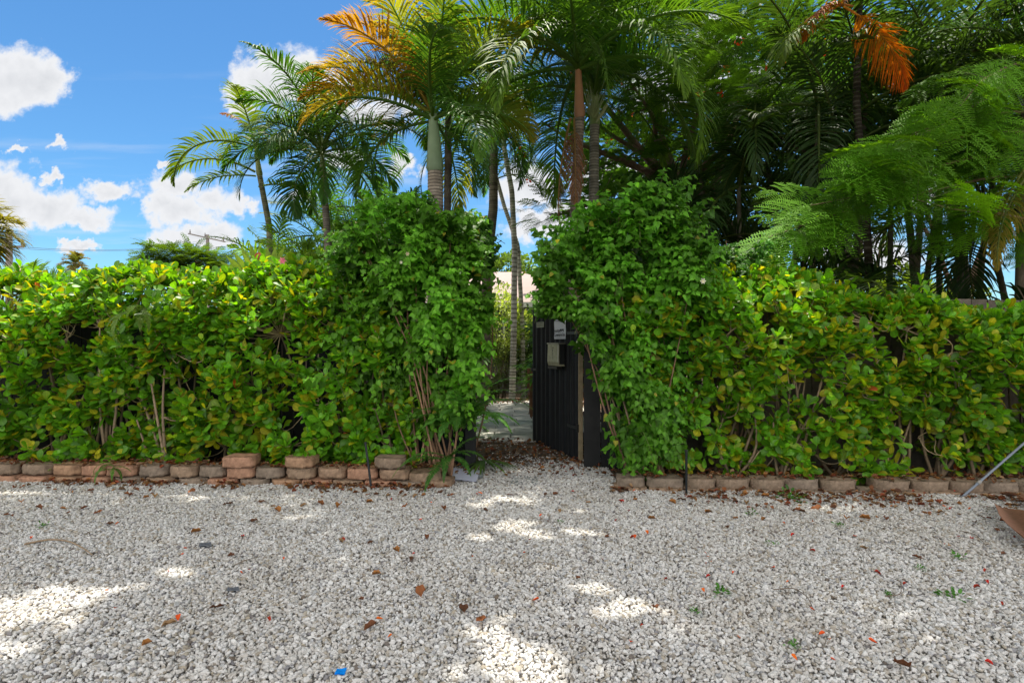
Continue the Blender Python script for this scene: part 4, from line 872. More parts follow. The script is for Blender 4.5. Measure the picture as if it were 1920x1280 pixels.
# right-hand jungle of areca palms
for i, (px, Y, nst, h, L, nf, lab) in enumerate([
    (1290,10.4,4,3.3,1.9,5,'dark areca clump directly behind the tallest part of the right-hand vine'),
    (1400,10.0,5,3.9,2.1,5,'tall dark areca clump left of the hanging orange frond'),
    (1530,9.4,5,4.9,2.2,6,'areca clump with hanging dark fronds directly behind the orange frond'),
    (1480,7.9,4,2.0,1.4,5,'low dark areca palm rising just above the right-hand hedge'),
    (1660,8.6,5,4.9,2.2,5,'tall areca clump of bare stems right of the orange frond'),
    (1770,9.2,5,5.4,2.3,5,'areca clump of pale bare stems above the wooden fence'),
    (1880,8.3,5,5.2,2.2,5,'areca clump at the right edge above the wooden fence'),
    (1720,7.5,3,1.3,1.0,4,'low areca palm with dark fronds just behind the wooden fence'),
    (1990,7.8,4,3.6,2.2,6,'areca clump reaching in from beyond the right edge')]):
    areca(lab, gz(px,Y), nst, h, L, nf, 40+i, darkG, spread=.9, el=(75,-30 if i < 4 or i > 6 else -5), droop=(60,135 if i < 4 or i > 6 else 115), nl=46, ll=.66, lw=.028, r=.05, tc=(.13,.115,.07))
# hanging orange frond and its palm
palm('coconut_palm', 'tall palm whose dying orange-red frond hangs down over the right-hand side', [gz(1650,7.9), P(1625,420,7.9), P(1606,200,7.9), P(1612,-60,7.9)], .055,.045, None, None, 2.3, 9,
     el=(80,10), droop=(40,90), nl=40, ll=.6, lw=.034, cols=dk(1.6), tc1=(.045,.034,.025), extra=[
     dict(o=P(1582,12,6.95), az=98, el=-35, L=1.3, droop=50, nl=78, ll=.50, lw=.020, vee=-15, col=(.52,.22,.02), tip=(.75,.12,.01), grav=.45, stem=.010, label='dying orange-red frond'),
     dict(o=P(1600,12,7.05), az=258, el=5, L=.95, droop=95, nl=52, ll=.42, lw=.020, vee=0, col=(.38,.14,.03), tip=(.6,.16,.02), grav=.9, label='dying rust-coloured frond'),
     dict(o=P(1555,60,7.1), az=245, el=8, L=1.15, droop=100, nl=40, ll=.42, lw=.03, vee=5, col=LIME, tip=OLIVE, grav=1.1),
     dict(o=P(1655,-20,7.0), az=150, el=0, L=1.0, droop=70, nl=34, ll=.25, lw=.03, vee=5, col=(.5,.12,.02), tip=(.7,.15,.02), grav=1.4, label='dying orange frond')])
palm('coconut_palm', 'palm beyond the right edge with a yellow-brown frond hanging over the wooden fence', [gz(2010,6.9), P(2005,300,6.9), P(1990,120,6.9)], .10,.08, None, None, 1.9, 6, az0=30,
     el=(80,30), droop=(40,80), nl=36, ll=.5, lw=.03, cols=dk(1.5), extra=[
     dict(o=P(1935,300,6.6), az=250, el=-40, L=1.5, droop=55, nl=46, ll=.38, lw=.011, vee=0, col=(.17,.18,.04), tip=(.36,.24,.06), grav=1.8, label='yellow-brown hanging frond'),
     dict(o=P(1950,300,6.4), az=262, el=-45, L=1.4, droop=50, nl=44, ll=.36, lw=.011, vee=0, col=(.12,.16,.04), tip=(.40,.26,.06), grav=1.7)])

# ---------------------------------------------------------------- broad trees
def tree(name, label, base, trunk_pts, blobs, n, tmpl, size, col, seed, r0=.16, alpha=None, mat=M_VINE, flowers=0, cat='tree', keep=None, limbs=12, cull=None):
    rg = np.random.default_rng(seed+900); o = thing(name, label, cat, base)
    b = B(); A = wander([base]+list(trunk_pts), 24); b.tube(A, np.linspace(r0, r0*.55, 24), (.17,.13,.10), 10); b.build('trunk', M_BARK, o, loc=base)
    bl = np.array(blobs, float); wt = (bl[:,3]*bl[:,4]*bl[:,5]); wt /= wt.sum(); ch = rg.choice(len(bl), n, p=wt); d = unit(rg.normal(size=(n,3)))
    pos = bl[ch,:3]+d*bl[ch,3:6]*(.45+.6*rg.random(n))[:,None]*(1+.25*np.sin(d[:,0]*6+d[:,2]*5+ch))[:,None]
    if keep is not None: k = keep(pos); pos, d = pos[k], d[k]
    n = len(pos); dd = unit(d*np.array([1,1,.3])+rg.normal(0,.4,(n,3))*np.array([1,1,.3])+np.array([0,0,.1])); fr = frames(dd, np.array([[0,0,1.]])+rg.normal(0,.25,(n,3)))
    C = np.array(col)*(.6+.8*rg.random((n,1))); b = B(); b.scatter(tmpl[0], tmpl[1], pos, fr, size*(.7+.6*rg.random(n)), C, alpha)
    if cull is not None: b.Q[0] = b.Q[0][cull(b.V[0][b.Q[0]].mean(1))]
    b.build('crown', mat, o)
    for q in range(limbs):
        t_ = bl[q%len(bl),:3]+rg.normal(0,.3,3)*bl[q%len(bl),3:6]; s0_ = A[rg.integers(19 if limbs > 15 else 12,24)]; b = B()
        
        L = wander([s0_, s0_*.6+t_*.4+rg.normal(0,.12,3), s0_*.25+t_*.75+rg.normal(0,.15,3), t_], 14)
        if cull is not None and not (cull(wander(L,60)+[.12,0,0]) & cull(wander(L,60)-[.12,0,0])).all(): continue
        b.tube(L, np.linspace(r0*(.42 if cull is None else .16),.015,14), (.17,.11,.08), 7, cap=False)
        for w_ in range(5 if cull is None else 0):
            i_ = rg.integers(5,13); e = L[i_]+rg.normal(0,.5,3)*np.array([1,1,.5]); b.tube(wander([L[i_],(L[i_]+e)/2+rg.normal(0,.05,3),e],6), np.linspace(.018,.005,6), (.16,.11,.08), 5, cap=False)
        b.build('limb', M_BARK, o, loc=s0_)
    if flowers:
        ii = rg.permutation(n)[:flowers]; F_=np.repeat(pos[ii],5,0)+rg.normal(0,.045,(flowers*5,3)); b = B()
        b.scatter(OV[0], OV[1], F_, frames(rg.normal(size=(flowers*5,3)), rg.normal(size=(flowers*5,3))), .055+.03*rg.random(flowers*5), np.array([.75,.07,.02])*(.7+.5*rg.random((flowers*5,1))), OV[2]); b.build('blossom', M_VINE, o)
    return o

def Pb(px, py, Y, rx, ry, rz): p = P(px,py,Y); return (*p, rx, ry, rz)
# red-flowering poinciana behind the palms
tree('poinciana_tree', 'spreading flame tree with red blossoms and feathery leaves behind the two middle palms', gz(1400,11.5), [P(1395,470,11.5), P(1330,380,11.5), P(1240,330,11.5)],
     [Pb(1050,110,11,1.1,1,.7),Pb(1010,250,11,.9,.8,.5),Pb(1150,200,11.5,1.3,1,.9),Pb(1260,120,11.5,1.4,1.2,1.0),Pb(1180,310,11,1.0,.8,.5),Pb(1330,260,12,1.2,1,.9),Pb(1400,90,12,1.4,1,1.0),Pb(1040,400,11,.8,.6,.5),Pb(1130,410,11,.9,.7,.45),Pb(1200,150,9.2,.8,.5,.45),Pb(1330,180,9,.9,.5,.6),Pb(1420,230,9.3,.8,.5,.5),Pb(1300,60,9.3,1.0,.5,.5),Pb(1480,120,9.6,.8,.5,.5),Pb(1250,-60,11,1.8,1.2,.8),Pb(1060,-40,11,1.4,1.2,.7),Pb(1240,400,11.5,1,.8,.5)],
     2000, BIP_MID[0:2], .50, (.05,.12,.018), 3, r0=.20, mat=M_FEATHER, flowers=60)
# unseen canopy over the forecourt, shaped to shade it; gaps cut for sun patches
SD = np.array(sd); SUNFLECKS = [ (60,1140,.46,.28),(180,1110,.30,.12),(-60,1180,.5,.35),(15,1225,.25,.12),(130,1165,.2,.1),(320,1075,.22,.12),(905,945,.22,.28),(960,985,.30,.20),(1000,1000,.26,.16),(900,1010,.18,.12),(1090,960,.24,.10),(1095,1000,.26,.13),
   (1130,1110,.22,.16),(1180,1145,.28,.13),(1240,1150,.14,.08),(930,1210,.22,.28),(1000,1260,.32,.22),(850,1265,.14,.12),(1725,1195,.17,.11),(1690,1155,.08,.06),(920,1075,.2,.06),(1020,1068,.22,.06)]
FL = []
for px, py, rx, ry in SUNFLECKS:
    Y = H*F/(py-640); FL.append(((px-960)/F*Y, Y, rx*.58, ry*.78))
FL = np.array(FL)
def lit(pos):
    g_ = pos[:,:2]-SD[:2]*(pos[:,2]/SD[2])[:,None]; q = np.ones(len(pos), bool); leafr = -.02
    for x, y, rx, ry in FL: q &= (((g_[:,0]-x)/(rx+leafr))**2+((g_[:,1]-y)/(ry+leafr))**2)*(1+.8*np.sin(g_[:,0]*13+g_[:,1]*5)*np.sin(g_[:,1]*19)) > 1
    # the hedge tops and the far garden stay in the sun
    q &= g_[:,1] < np.where(g_[:,0] < -.5, 5.05, 4.95)-.03*g_[:,0]
    frame = (pos[:,1] > 0) & (pos[:,2] < H+.66*pos[:,1])
    return q & ~frame
blobs = []; rgc = np.random.default_rng(99)
for gx in np.arange(-8.6, 8.8, .85):
    for gy in np.arange(-1.8, 4.9, .7):
        z = rgc.uniform(7.7, 9.2); ux, uy = gx+rgc.normal()*.25, gy+rgc.normal()*.22
        blobs.append((ux+SD[0]/SD[2]*z, uy+SD[1]/SD[2]*z, z, .62, .52, .30))
tree('poinciana_tree', 'unseen flat-crowned flame tree with a canopy shaped to shade the gravel forecourt from above', (10.6,9.2,0.), [(10.2,8.7,4.5),(8.6,7.6,8.0),(3.5,6.8,8.7)], blobs, 11000, BIP_COARSE, .52, (.055,.14,.02), 5, r0=.24, mat=M_FEATHER, keep=lit, cull=lit, limbs=80)
# feathery branches in front on the right
fb = thing('leadtree', 'feathery bright green branches sweeping in from the right edge above the hedge', 'tree', (6.5,7.3,0))
b = B(); tr = wander([(6.5,7.3,0),(6.45,7.2,2.2),(6.3,7.0,4.2)], 16); b.tube(tr, np.linspace(.08,.05,16), (.17,.13,.09), 8); b.build('trunk', M_BARK, fb)
rg_ = np.random.default_rng(77); LP=[];LD=[];LS=[]
paths = [[(1960,330),(1860,330),(1740,360),(1640,380),(1540,410),(1440,445)],[(1960,250),(1880,245),(1780,260),(1700,300),(1620,320)],[(1950,170),(1900,165),(1850,185),(1760,240),(1680,265)],
         [(1950,300),(1850,290),(1760,310),(1690,345),(1600,370),(1520,385)],[(1960,420),(1880,400),(1800,395),(1720,375)],[(1960,120),(1900,120),(1840,150),(1800,200)],[(1950,210),(1870,210),(1800,225),(1720,245),(1660,290)]]
for k, pth in enumerate(paths):
    Ys = np.linspace(6.9, 6.0-.1*(k%3), len(pth)); pts = np.array([P(a_,c_,y_) for (a_,c_),y_ in zip(pth, Ys)]); pts = np.vstack([tr[-1-k%4], pts]); C_ = wander(pts, 26)
    bb = B(); bb.tube(C_, np.linspace(.022,.004,26), (.22,.15,.09), 6, cap=False)
    for q in range(21):
        i_ = rg_.integers(5,26); T_ = C_[min(i_+1,25)]-C_[i_-1]; s_ = rg_.choice([-1,1]); d_ = unit(T_)*.8+np.array([rg_.normal()*.3, -.5*s_+rg_.normal()*.3, rg_.normal()*.22-.08]); off_ = rg_.normal(0,.13,3)*np.array([1,1,.7]); bb.tube(wander([C_[i_], C_[i_]+off_*.6+[0,0,.02], C_[i_]+off_],5), np.linspace(.006,.003,5), (.12,.16,.05), 4, cap=False); LP.append(C_[i_]+off_); LD.append(unit(d_)); LS.append(.46+.32*rg_.random())
    bb.build('branch', M_TWIG, fb)
LP=np.array(LP);LD=np.array(LD);LS=np.array(LS); b = B(); b.scatter(BIP_FINE[0],BIP_FINE[1],LP,frames(LD,np.array([[0,-.8,1.]])+rg_.normal(0,.25,(len(LP),3))),LS,np.array([.12,.28,.02])*(.6+.8*rg_.random((len(LP),1)))); b.build('foliage', M_FEATHER, fb)
# backdrop trees that close the right side
for i, (px, Y, hh, rr_, lab) in enumerate([(1180,16,5.0,1.7,'leafy tree far behind the two middle palms'),(1420,15,6.4,2.4,'dense dark tree behind the areca clumps'),(1600,16.5,8.0,2.8,'tall dense tree behind the orange frond'),(1800,15.5,8.0,3.0,'dense tree behind the bare areca stems'),(2050,14.5,7.6,3.0,'dense tree beyond the right edge')]):
    c = gz(px,Y); tree('shade_tree', lab, c, [c+[.1,0,1.2],c+[.0,0,hh*.5]], [(c[0],c[1],hh,rr_,rr_*.7,rr_*.7),(c[0]-rr_*.7,c[1],hh*(.72 if i < 2 else 1.0),rr_*.8,rr_*.6,rr_*.6),(c[0]+rr_*.7,c[1]-.3,hh*(.75 if i < 2 else 1.02),rr_*.8,rr_*.6,rr_*.6),(c[0],c[1]+.3,hh*1.35,rr_*1.1,rr_*.6,rr_*.7)], (5200,6500,3600,3000,4200)[i], OV[:2], .24, (.05,.12,.02), 20+i, alpha=OV[2], limbs=6)
for i, (px, Y, lab) in enumerate([(1620,11.5,'low sunlit yellow-green shrub glimpsed between the areca stems'),(1720,12,'low bright shrub glimpsed behind the wooden fence'),(1300,12,'low dark shrub behind the vine over the gate'),(1480,12.5,'low dark shrub behind the right-hand hedge')]):
    bush('garden_shrub', lab, 'shrub', (*gz(px,Y)[:2],1.7), (1.3,.7,1.1), 3600, OV, .12, (.16,.24,.03) if i < 2 else (.05,.11,.02), seed=40+i)

# ---------------------------------------------------------------- distance on the left
tree('distant_tree', 'flat-topped feathery tree rising above the left-hand hedge in the distance', gz(350,24), [gz(350,24)+[0,0,2.2],gz(345,24)+[0,0,3.8]],
     [Pb(312,477,24,.9,1,.35),Pb(352,482,24,1.2,1,.4),Pb(392,490,24,1.0,1,.35),Pb(282,490,24,.6,.6,.2),Pb(342,512,24,1.3,1,.4),Pb(412,512,24,1,1,.4)], 1300, BIP_COARSE, .5, (.06,.12,.015), 50, r0=.15, mat=M_FEATHER, limbs=6)
palm('distant_palm', 'small far palm poking above the left-hand hedge below the clouds', [gz(140,30), P(138,510,30), P(140,492,30)], .10,.08, None, None, .8, 11, el=(80,-20), droop=(60,110), nl=18, ll=.4, lw=.07, cols=lambda i,a,e:(np.array(OLIVE),np.array(BROWN)))
palm('cabbage_palm', 'shaggy yellow-green palm crown cut by the left edge of the photo', [gz(-60,9), P(-58,560,9), P(-42,425,9)], .13,.11, None, None, .62, 24, el=(55,-60), droop=(30,80), nl=26, ll=.42, lw=.03, cols=lambda i,a,e:(np.array([.16,.17,.03])*(.7+.6*rng.random()),np.array([.26,.22,.05])), tc1=(.2,.17,.14))
palm('cabbage_palm', 'low fan of palm fronds just above the left end of the hedge', [gz(60,11), P(62,560,11), P(60,540,11)], .09,.08, None, None, .75, 10, el=(80,0), droop=(40,90), nl=24, ll=.3, lw=.03, cols=f1)
def pole(label, px, Y, top, arm, armrot=0., col=(.25,.22,.20), ins=((-1,0),(-.1,0),(1,0))):
    x = (px-960)/F*Y; zt = H-(top-640)/F*Y; o = thing('utility_pole', label, 'utility pole', (x,Y,0), 'utility poles in the distance')
    b = B(); b.tube([[x,Y,0],[x,Y,zt/2],[x,Y,zt]], [.21,.19,.16], col, 10); b.build('shaft', M_WOOD, o)
    b = B(); b.box((x,Y-.16,zt-.35 if arm > 1.5 else zt-1.0), (arm*2,.1,.12), np.array(col)*.8, np.array([[math.cos(armrot),0,math.sin(armrot)],[0,1,0],[-math.sin(armrot),0,math.cos(armrot)]])); b.build('crossarm', M_WOOD, o, smooth=False)
    for q, _ in ins:
        b = B(); c = np.array([x+q*arm*.9*math.cos(armrot), Y-.16, (zt-.35 if arm > 1.5 else zt-1.0)+q*arm*.9*math.sin(armrot)+.06]); b.tube([c,c+[0,0,.1],c+[0,0,.2],c+[0,0,.42]], [.04,.075,.06,.03], (.18,.16,.15), 7); b.build('insulator', M_PLAIN, o)
    return x, zt
xa, za = pole('weathered utility pole with a long crossarm at the left edge behind the palm crown', 17, 34, 432, 1.0)
xb_, zb = pole('far utility pole with a tilted crossarm and insulators left of the palms', 389, 60, 440, 2.0, armrot=-.22)
for k, dz in enumerate((-1.05,-.4)):
    b = B(); p0_ = np.array([xa-14+k, 20, za+dz+1]); p1_ = np.array([xb_, 60, zb-.3+dz*.4]); pm = np.array([xa+.8*(1 if k else -1),34,za-1.0+k*.0]); 
    pts = []
    for A0, A1 in ((p0_,pm),(pm,p1_)):
        for q in np.linspace(0,1,14): pts.append(A0*(1-q)+A1*q-np.array([0,0,2.2*q*(1-q)]))
    b.tube(pts, .012, (.06,.06,.07), 4, cap=False); w_ = b.build('power_line', M_PLAIN); tag(w_, ('upper','lower')[1-k]+' thin power line sagging between the two far utility poles', 'cable')

# ---------------------------------------------------------------- small things
def path_light(label, px, py_foot, Y, h, head=False, lean=(0,0)):
    x, y, _ = gz(px,Y); o = thing('garden_stake_light' if head else 'garden_stake', label, 'garden light' if head else 'stake', (x,y,0))
    b = B(); b.tube([[x,y,-.03],[x-lean[0]*.5,y+lean[1]*.5,h/2],[x-lean[0],y+lean[1],h]], [.010,.011,.011], (.015,.018,.02), 10); b.build('stem', M_BLACK, o)
    c = np.array([x-lean[0],y+lean[1],h])
    if head:
        b = B(); b.tube([c,c+[0,0,.02],c+[0,0,.10],c+[0,0,.15],c+[0,0,.19]], [.05,.055,.055,.09,.085], (.09,.08,.075), 16); b.build('lamp_head', M_PLAIN, o)
    else:
        b = B(); b.tube([c,c+[0,0,.012]], [.016,.014], (.02,.02,.02), 10); b.build('cap', M_BLACK, o)
path_light('leaning black stake standing in the gravel in front of the left-hand kerb', 697, 912, 5.36, .42, lean=(.09,.12))
path_light('upright black stake in front of the right-hand kerb', 1287, 925, 5.2, .40)
path_light('dark capped garden light standing inside the hedge left of the vine', 632, 800, 5.95, 1.33, head=True)
# grey pipe leaning on the right kerb
o = thing('metal_pipe', 'pale grey metal pipe leaning diagonally over the right-hand kerb', 'pipe', P(1808,928,5.1))
b = B(); A_ = P(1806,926,5.08); C_ = P(1990,770,5.6); A_[2] = .02; b.tube(wander([A_,C_],10), .0105, (.20,.23,.28), 12); b.build('tube', M_PLAIN, o)
b = B(); d_ = unit(C_-A_); b.tube([A_+d_*.22,A_+d_*.26], [.017,.017], (.28,.27,.25), 12); b.build('joint', M_PLAIN, o)
# fallen palm sheaths
for k, (pa, pb_, lab, col) in enumerate([((1885,935),(1990,975),'brown fallen palm leaf sheath lying across the kerb at the right edge',(.30,.17,.12)),((1868,955),(1960,1045),'dry folded palm leaf sheath on the gravel at the right edge',(.26,.14,.09))]):
    Y0 = H*F/(pa[1]-640); Y1 = H*F/(pb_[1]-640); a0 = np.array([(pa[0]-960)/F*Y0,Y0,.03]); a1 = np.array([(pb_[0]-960)/F*Y1,Y1,.05]); d_ = unit(a1-a0); s_ = unit(np.cross(d_,[0,0,1.])); o = thing('palm_sheath', lab, 'palm sheath', a0); b = B(); n = 20; V=[]
    Lh = np.linalg.norm(a1-a0)
    for i in range(n):
        t_ = i/(n-1); w_ = .02+.10*min(1,t_*1.8)
        for q in np.linspace(-1,1,9): V.append(a0+d_*Lh*t_+s_*w_*q+np.array([0,0,.075*abs(q)**1.6*min(1,t_*2)+.02*math.sin(t_*5+q)+.012]))
    i, j = np.meshgrid(np.arange(n-1), np.arange(8), indexing='ij'); a = i*9+j; V = np.array(V); Q = np.stack([a,a+9,a+10,a+1],-1).reshape(-1,4)
    cc = np.array(col)*(.8+.5*np.abs(np.tile(np.linspace(-1,1,9),n)))[:,None]; b.add(V,Q,cc); b.add(V-[0,0,.004],Q[:,::-1],cc*1.2); b.build('husk', M_DRY, o)
# white paper
def sheet(name, label, cat, pts, z, col, mat, th=.004, bumpz=.02):
    Y = [H*F/(py-640) for _, py in pts]; c4 = np.array([[(px-960)/F*y,y,z] for (px,_),y in zip(pts,Y)]); n = 12; V=[]
    for u in np.linspace(0,1,n):
        for v in np.linspace(0,1,n):
            p_ = (c4[0]*(1-u)+c4[1]*u)*(1-v)+(c4[3]*(1-u)+c4[2]*u)*v; p_ = p_+[0,0,bumpz*(math.sin(u*5+v*3)+.5*math.sin(v*7))*.5+bumpz]; V.append(p_)
    V = np.array(V); i, j = np.meshgrid(np.arange(n-1), np.arange(n-1), indexing='ij'); a = i*n+j; Q = np.stack([a,a+n,a+n+1,a+1],-1).reshape(-1,4)
    b = B(); b.add(V,Q,col); b.add(V-[0,0,th],Q[:,::-1],col); o = b.build(name, mat, loc=V.mean(0)); tag(o, label, cat)
sheet('paper_sheet', 'crumpled white sheet of paper lying on the gravel left of the gate opening', 'paper', [(846,905),(893,907),(900,888),(850,882)], .02, (.66,.68,.84), M_PAPER, bumpz=.012)
sheet('blue_scrap', 'small bright blue plastic scrap on the gravel near the bottom of the photo', 'litter', [(627,1273),(646,1273),(650,1262),(632,1263)], .02, (.0,.22,.75), M_PLAIN, bumpz=.003)
sheet('grey_slate', 'flat grey stone set in the gravel at the gate threshold', 'stone', [(955,912),(1010,910),(1005,895),(960,893)], .012, (.20,.22,.22), M_STONE, th=.015, bumpz=.002)
sheet('grey_slate', 'small pale grey stone beside the white paper', 'stone', [(890,900),(905,900),(906,886),(892,887)], .02, (.27,.30,.32), M_STONE, th=.015, bumpz=.004)
for (px,py,lab) in ((437,1110,'dark grey flat stone on the left part of the gravel'),(385,1025,'pale slate chip on the left part of the gravel')):
    sheet('grey_slate', lab, 'stone', [(px-13,py+4),(px+12,py+3),(px+10,py-4),(px-10,py-3)], .016, (.13,.14,.16), M_STONE, th=.012, bumpz=.003)
# dry stick
def stick(label, pts, r=.004, col=(.28,.20,.13)):
    V = np.array([[(px-960)/F*(H*F/(py-640)), H*F/(py-640), .022] for px, py in pts]); b = B(); C_ = wander(V, 16); C_[:,2] += .01*np.sin(np.linspace(0,3,16)); b.tube(C_, np.linspace(r,r*.5,16), col, 6); o = b.build('twig', M_TWIG, loc=V[0]); tag(o, label, 'twig')
stick('long curved dry stem lying on the gravel at far left', [(45,1026),(90,1018),(130,1022),(160,1038),(172,1046)], .007, (.30,.21,.13))
stick('thin curly vine stem on the right part of the gravel', [(1450,1112),(1490,1112),(1515,1130),(1525,1150)], .003,(.15,.11,.08))
stick('thin hooked stem on the gravel right of the curly one', [(1660,1125),(1690,1125),(1690,1100),(1670,1090)], .003,(.15,.11,.08))
stick('thin dry stem on the gravel beneath the black gate area', [(985,1070),(1000,1064),(1015,1062),(1040,1066)], .003,(.14,.11,.08))
stick('fine dry twig on the left middle of the gravel', [(440,1065),(465,1058),(490,1050)], .003,(.18,.14,.10))
stick('fine dry twig by the right kerb end', [(1800,1000),(1830,1010),(1850,1030)], .003,(.16,.12,.08))
# fallen leaves and petals
FLV = []
for k in range(5):
    T = blade([0,.1,.3,.55,.8,.93,1],[.01,.08,.24,.32,.24,.12,.01], -.25+.12*k, .3+.25*(k%3), .4); FLV.append(T)
PET = [blade([0,.3,.7,1],[.05,.25,.35,.12], -.4, .6), blade([0,.4,.8,1],[.1,.3,.3,.2], .4, .9)]
def litter_mesh(T, col, name):
    b = B(); V = T[0].copy(); V[:,2] += .05; b.add(V, T[1], col); o = b.build(name, M_DRY, link=False); return o.data
BRN = [litter_mesh(FLV[k], c, 'fallen_leaf') for k, c in enumerate([(.26,.10,.04),(.17,.07,.035),(.36,.16,.05),(.12,.055,.03),(.30,.19,.10)])]
RED = [litter_mesh(PET[k%2], c, 'petal') for k, c in enumerate([(.70,.10,.02),(.60,.03,.02),(.75,.16,.02),(.35,.04,.02)])]
CN = {}
for me_, w_ in zip(BRN+RED, ['reddish-brown','dark brown','orange-brown','blackish brown','pale tan','red-orange','scarlet','bright orange','deep red']): CN[me_.name] = w_
def where(px, py):
    if py < 948: a_ = 'close to the '+('outer end' if px < 300 or px > 1680 else 'stacked blocks' if 390 < px < 620 else 'middle' if px < 390 or px > 1400 else 'gate end')+' of the '+('left' if px < 830 else 'right')+'-hand kerb' if not 830 <= px <= 1160 else 'just in front of the gateway'
    else: a_ = 'on the '+('nearest' if py > 1150 else 'middle' if py > 1020 else 'farther')+' gravel, '+('far left' if px < 380 else 'left of centre' if px < 800 else 'straight before the gate' if px < 1150 else 'right of centre' if px < 1550 else 'far right')
    return a_
def drop(me_, name, label, cat, group, px, py, size, rg):
    label = ('big ' if size > (.08 if cat == 'leaf' else .030) else 'small ' if size < (.055 if cat == 'leaf' else .022) else '')+CN[me_.name]+(' curled dry leaf ' if cat == 'leaf' else ' fallen flower petal ')+where(px, py)
    Y = H*F/(py-640); x = (px-960)/F*Y; o = bpy.data.objects.new(name, me_); COL.objects.link(o); o.location = (x, Y, .022); o.scale = (size,)*3; o.rotation_euler = (rg.uniform(-.25,.25), rg.uniform(-.25,.25), rg.uniform(0,6.28)); tag(o, label, cat, group)
rl = random.Random(12)
FIXED = [(153,912),(40,945),(78,960),(150,960),(290,932),(352,929),(417,952),(515,958),(516,955),(576,950),(605,952),(632,958),(700,945),(752,957),(772,1050),(800,1018),(748,1042),(715,1082),(1225,1145),(1675,1250),(1500,962),(1520,960),(1395,935),(1400,945),(1270,940),(1230,978),(1385,925),(1450,960),(1560,952),(1610,975),(1690,945),(1098,948),(900,1165),(870,1158),(332,1175),(390,1150),(285,1212),(440,1048),(672,1130),(790,1128),(682,1192)]
for px, py in FIXED: drop(rl.choice(BRN), 'fallen_leaf', 'dry brown leaf lying loose on the white gravel', 'leaf', 'dry brown leaves on the gravel', px, py, .045+.045*rl.random(), rl)
for _ in range(85):
    py = 905+abs(rl.gauss(0,1))**1.3*42; px = rl.uniform(0,1920)
    if px > 1150: py += 18
    if py > 1270 or (830 < px < 1150 and py < 915): continue
    drop(rl.choice(BRN), 'fallen_leaf', 'dry brown leaf lying loose on the white gravel', 'leaf', 'dry brown leaves on the gravel', px, py, .028+.045*rl.random(), rl)
RFX = [(215,988),(338,1046),(467,1075),(718,1168),(640,1015),(808,948),(785,980),(1014,978),(1160,942),(1178,963),(998,1133),(1190,1012),(1182,1210),(1190,1015),(1528,1152),(1535,1198),(1556,1208),(1495,1247),(1645,1215),(1820,1015),(1796,1012),(1838,1107),(1850,1095),(1775,955),(1785,957),(1815,960),(1528,1040),(1446,1070),(1700,1100),(334,1172),(503,1165),(885,1050),(1640,1078),(1600,1010),(1905,1012),(900,928),(905,930),(895,930),(1215,1007)]
for px, py in RFX: drop(rl.choice(RED), 'fallen_petal', 'small red-orange petal fallen on the white gravel', 'petal', 'red-orange petals on the gravel', px, py, .022+.014*rl.random(), rl)
for _ in range(45):
    px = rl.uniform(900,1920) if rl.random() < .75 else rl.uniform(0,900); py = 925+(rl.random()**1.6)*330
    drop(rl.choice(RED), 'fallen_petal', 'small red-orange petal fallen on the white gravel', 'petal', 'red-orange petals on the gravel', px, py, .014+.014*rl.random(), rl)
# leaf litter along the kerb and on the soil of the gateway
b = B(); rg_ = np.random.default_rng(8); n1 = 2600; X = rg_.uniform(-6,5.5,n1); Y = curb_y(X)-.06-rg_.exponential(.10,n1)-np.where(X > 1.3, rg_.exponential(.16,n1), 0)+.03; drift_ = np.sin(X*2.9)+np.sin(X*7.1+2)+rg_.normal(0,.6,n1) > np.where(X > 1.3, -.9, -.1); X, Y = X[drift_], Y[drift_]
k = (X < -.7) | (X > .9); X, Y = X[k], Y[k]; Zs = np.full(len(X), .018)
n2 = 900; X2 = rg_.uniform(-.7,1.15,n2); Y2 = rg_.uniform(5.75,7.85,n2); w2 = rg_.random(n2) < np.where(Y2 < 6.3, .45, 1); X2, Y2 = X2[w2], Y2[w2]
n3 = 1800; X3 = rg_.uniform(-1.3,2.2,n3); Y3 = rg_.uniform(10.3,13.4,n3); k3 = (Y3 > 12.3) | (X3 > .9) | (X3 < -.9); X3, Y3 = X3[k3], Y3[k3]
n4 = 3600; X4 = rg_.uniform(-6.5,5.8,n4); Y4 = curb_y(X4)+.02+rg_.random(n4)*.8; k4 = (X4 < -.7) | (X4 > 1.2); X4, Y4 = X4[k4], Y4[k4]
XA = np.concatenate([X,X2,X3,X4]); YA = np.concatenate([Y,Y2,Y3,Y4]); ZA = np.concatenate([Zs, np.full(len(X2),.04), np.full(len(X3),.06), np.where(Y4 < curb_y(X4)+.25, np.where(X4 < 0, .165, .112), .06)])
m_ = len(XA); cl_ = np.array([(.20,.08,.035),(.13,.06,.035),(.30,.14,.05),(.16,.10,.06),(.28,.18,.10),(.25,.07,.035)])[rg_.integers(0,6,m_)]*(.7+.6*rg_.random((m_,1)))
D_ = np.stack([rg_.normal(size=m_), rg_.normal(size=m_), rg_.normal(0,.2,m_)],1); b.scatter(FLV[2][0], FLV[2][1], np.stack([XA,YA,ZA+rg_.random(m_)*.015],1), frames(D_, np.array([[0,0,1.]])+rg_.normal(0,.3,(m_,3))), .020+.045*rg_.random(m_)**1.5, cl_, FLV[2][2])
ll_ = b.build('leaf_litter', M_DRY); tag(ll_, 'scatter of dry brown and reddish leaves along the kerbs and in the gateway', 'leaf litter', kind='stuff')
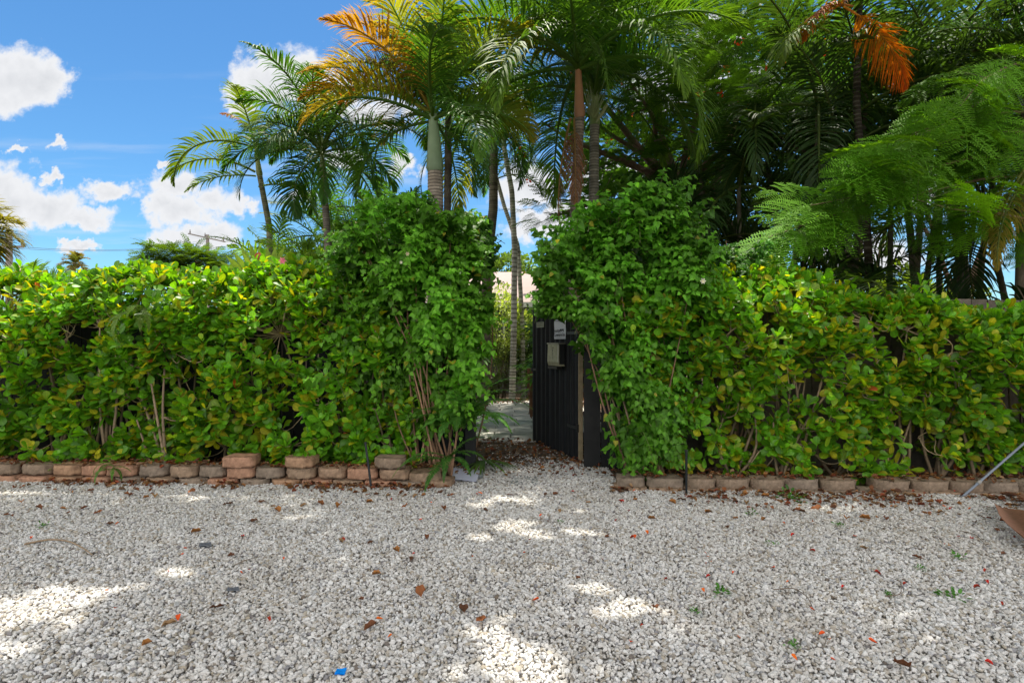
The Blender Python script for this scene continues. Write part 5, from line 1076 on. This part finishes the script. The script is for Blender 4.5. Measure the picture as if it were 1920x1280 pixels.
# weeds
for i, (px, py, s_, nm) in enumerate([(1482,938,.15,'tallest green weed tuft against the right-hand kerb'),(1408,967,.06,'small weed in the gravel left of and below the tallest tuft'),(1575,989,.06,'little weed in the gravel below the right-hand kerb'),(1348,1118,.075,'dark green weed rosette in the middle right of the gravel'),(1790,1127,.085,'bright green weed rosette near the right edge of the gravel'),(1303,1152,.05,'tiny weed low in the gravel right of centre'),(1797,1050,.06,'small weed near the hooked stems at right'),(1725,1070,.05,'pale weed right of the hooked stem'),(1485,1215,.04,'tiny round weed close to the bottom right'),(1665,1120,.04,'tiny weed by the hooked stem'),(1448,1023,.05,'flat green sprig under the right-hand kerb'),(80,990,.06,'dull green sprig on the far left gravel'),(1052,982,.035,'single green blade in the sun patch before the gate')]):
    Y = H*F/(py-640); c = np.array([(px-960)/F*Y,Y,.015]); rg_ = np.random.default_rng(i+60); n = 46 if s_ > .1 else 26; d = unit(np.stack([rg_.normal(size=n),rg_.normal(size=n),np.abs(rg_.normal(.5,.5,n))],1)); b = B()
    pos = c+d*s_*np.array([1,1,.7])*(rg_.random((n,1))*.8); b.scatter(OV[0],OV[1],pos,frames(d,np.tile([0,0,1.],(n,1))+rg_.normal(0,.3,(n,3))),s_*.30*(.6+.8*rg_.random(n)),np.array([.07,.20,.03])*(.6+.9*rg_.random((n,1))),OV[2]); o = b.build('weed', M_VINE, loc=c); tag(o, nm, 'weed')
# pink flower and pale blossoms on the hedge
def flower(px, py, Y, r, col, label, n=6):
    c = P(px,py,Y); rg_ = np.random.default_rng(int(px)); b = B(); a = np.linspace(0,6.28,n,endpoint=False); D_ = np.stack([np.cos(a),-.35+0*a,np.sin(a)],1); b.scatter(OV[0],OV[1],np.tile(c,(n,1)),frames(D_,np.tile([0,-1.,.2],(n,1))),np.full(n,r),np.array(col)*(.8+.3*rg_.random((n,1))),OV[2]); o = b.build('blossom', M_VINE, loc=c); tag(o, label, 'flower')
flower(530,489,5.45,.04,(.75,.22,.32),'single pink blossom on top of the left-hand hedge')
flower(764,476,5.4,.022,(.62,.50,.36),'dry cream blossom on the left-hand vine, upper of two')
flower(752,492,5.4,.018,(.70,.66,.58),'small cream blossom on the left-hand vine, lower of two')
flower(1318,527,5.2,.03,(.80,.72,.62),'white blossom lying on the right-hand hedge beside the vine')
print('objects', len(bpy.data.objects), 'pebbles', len(pp))
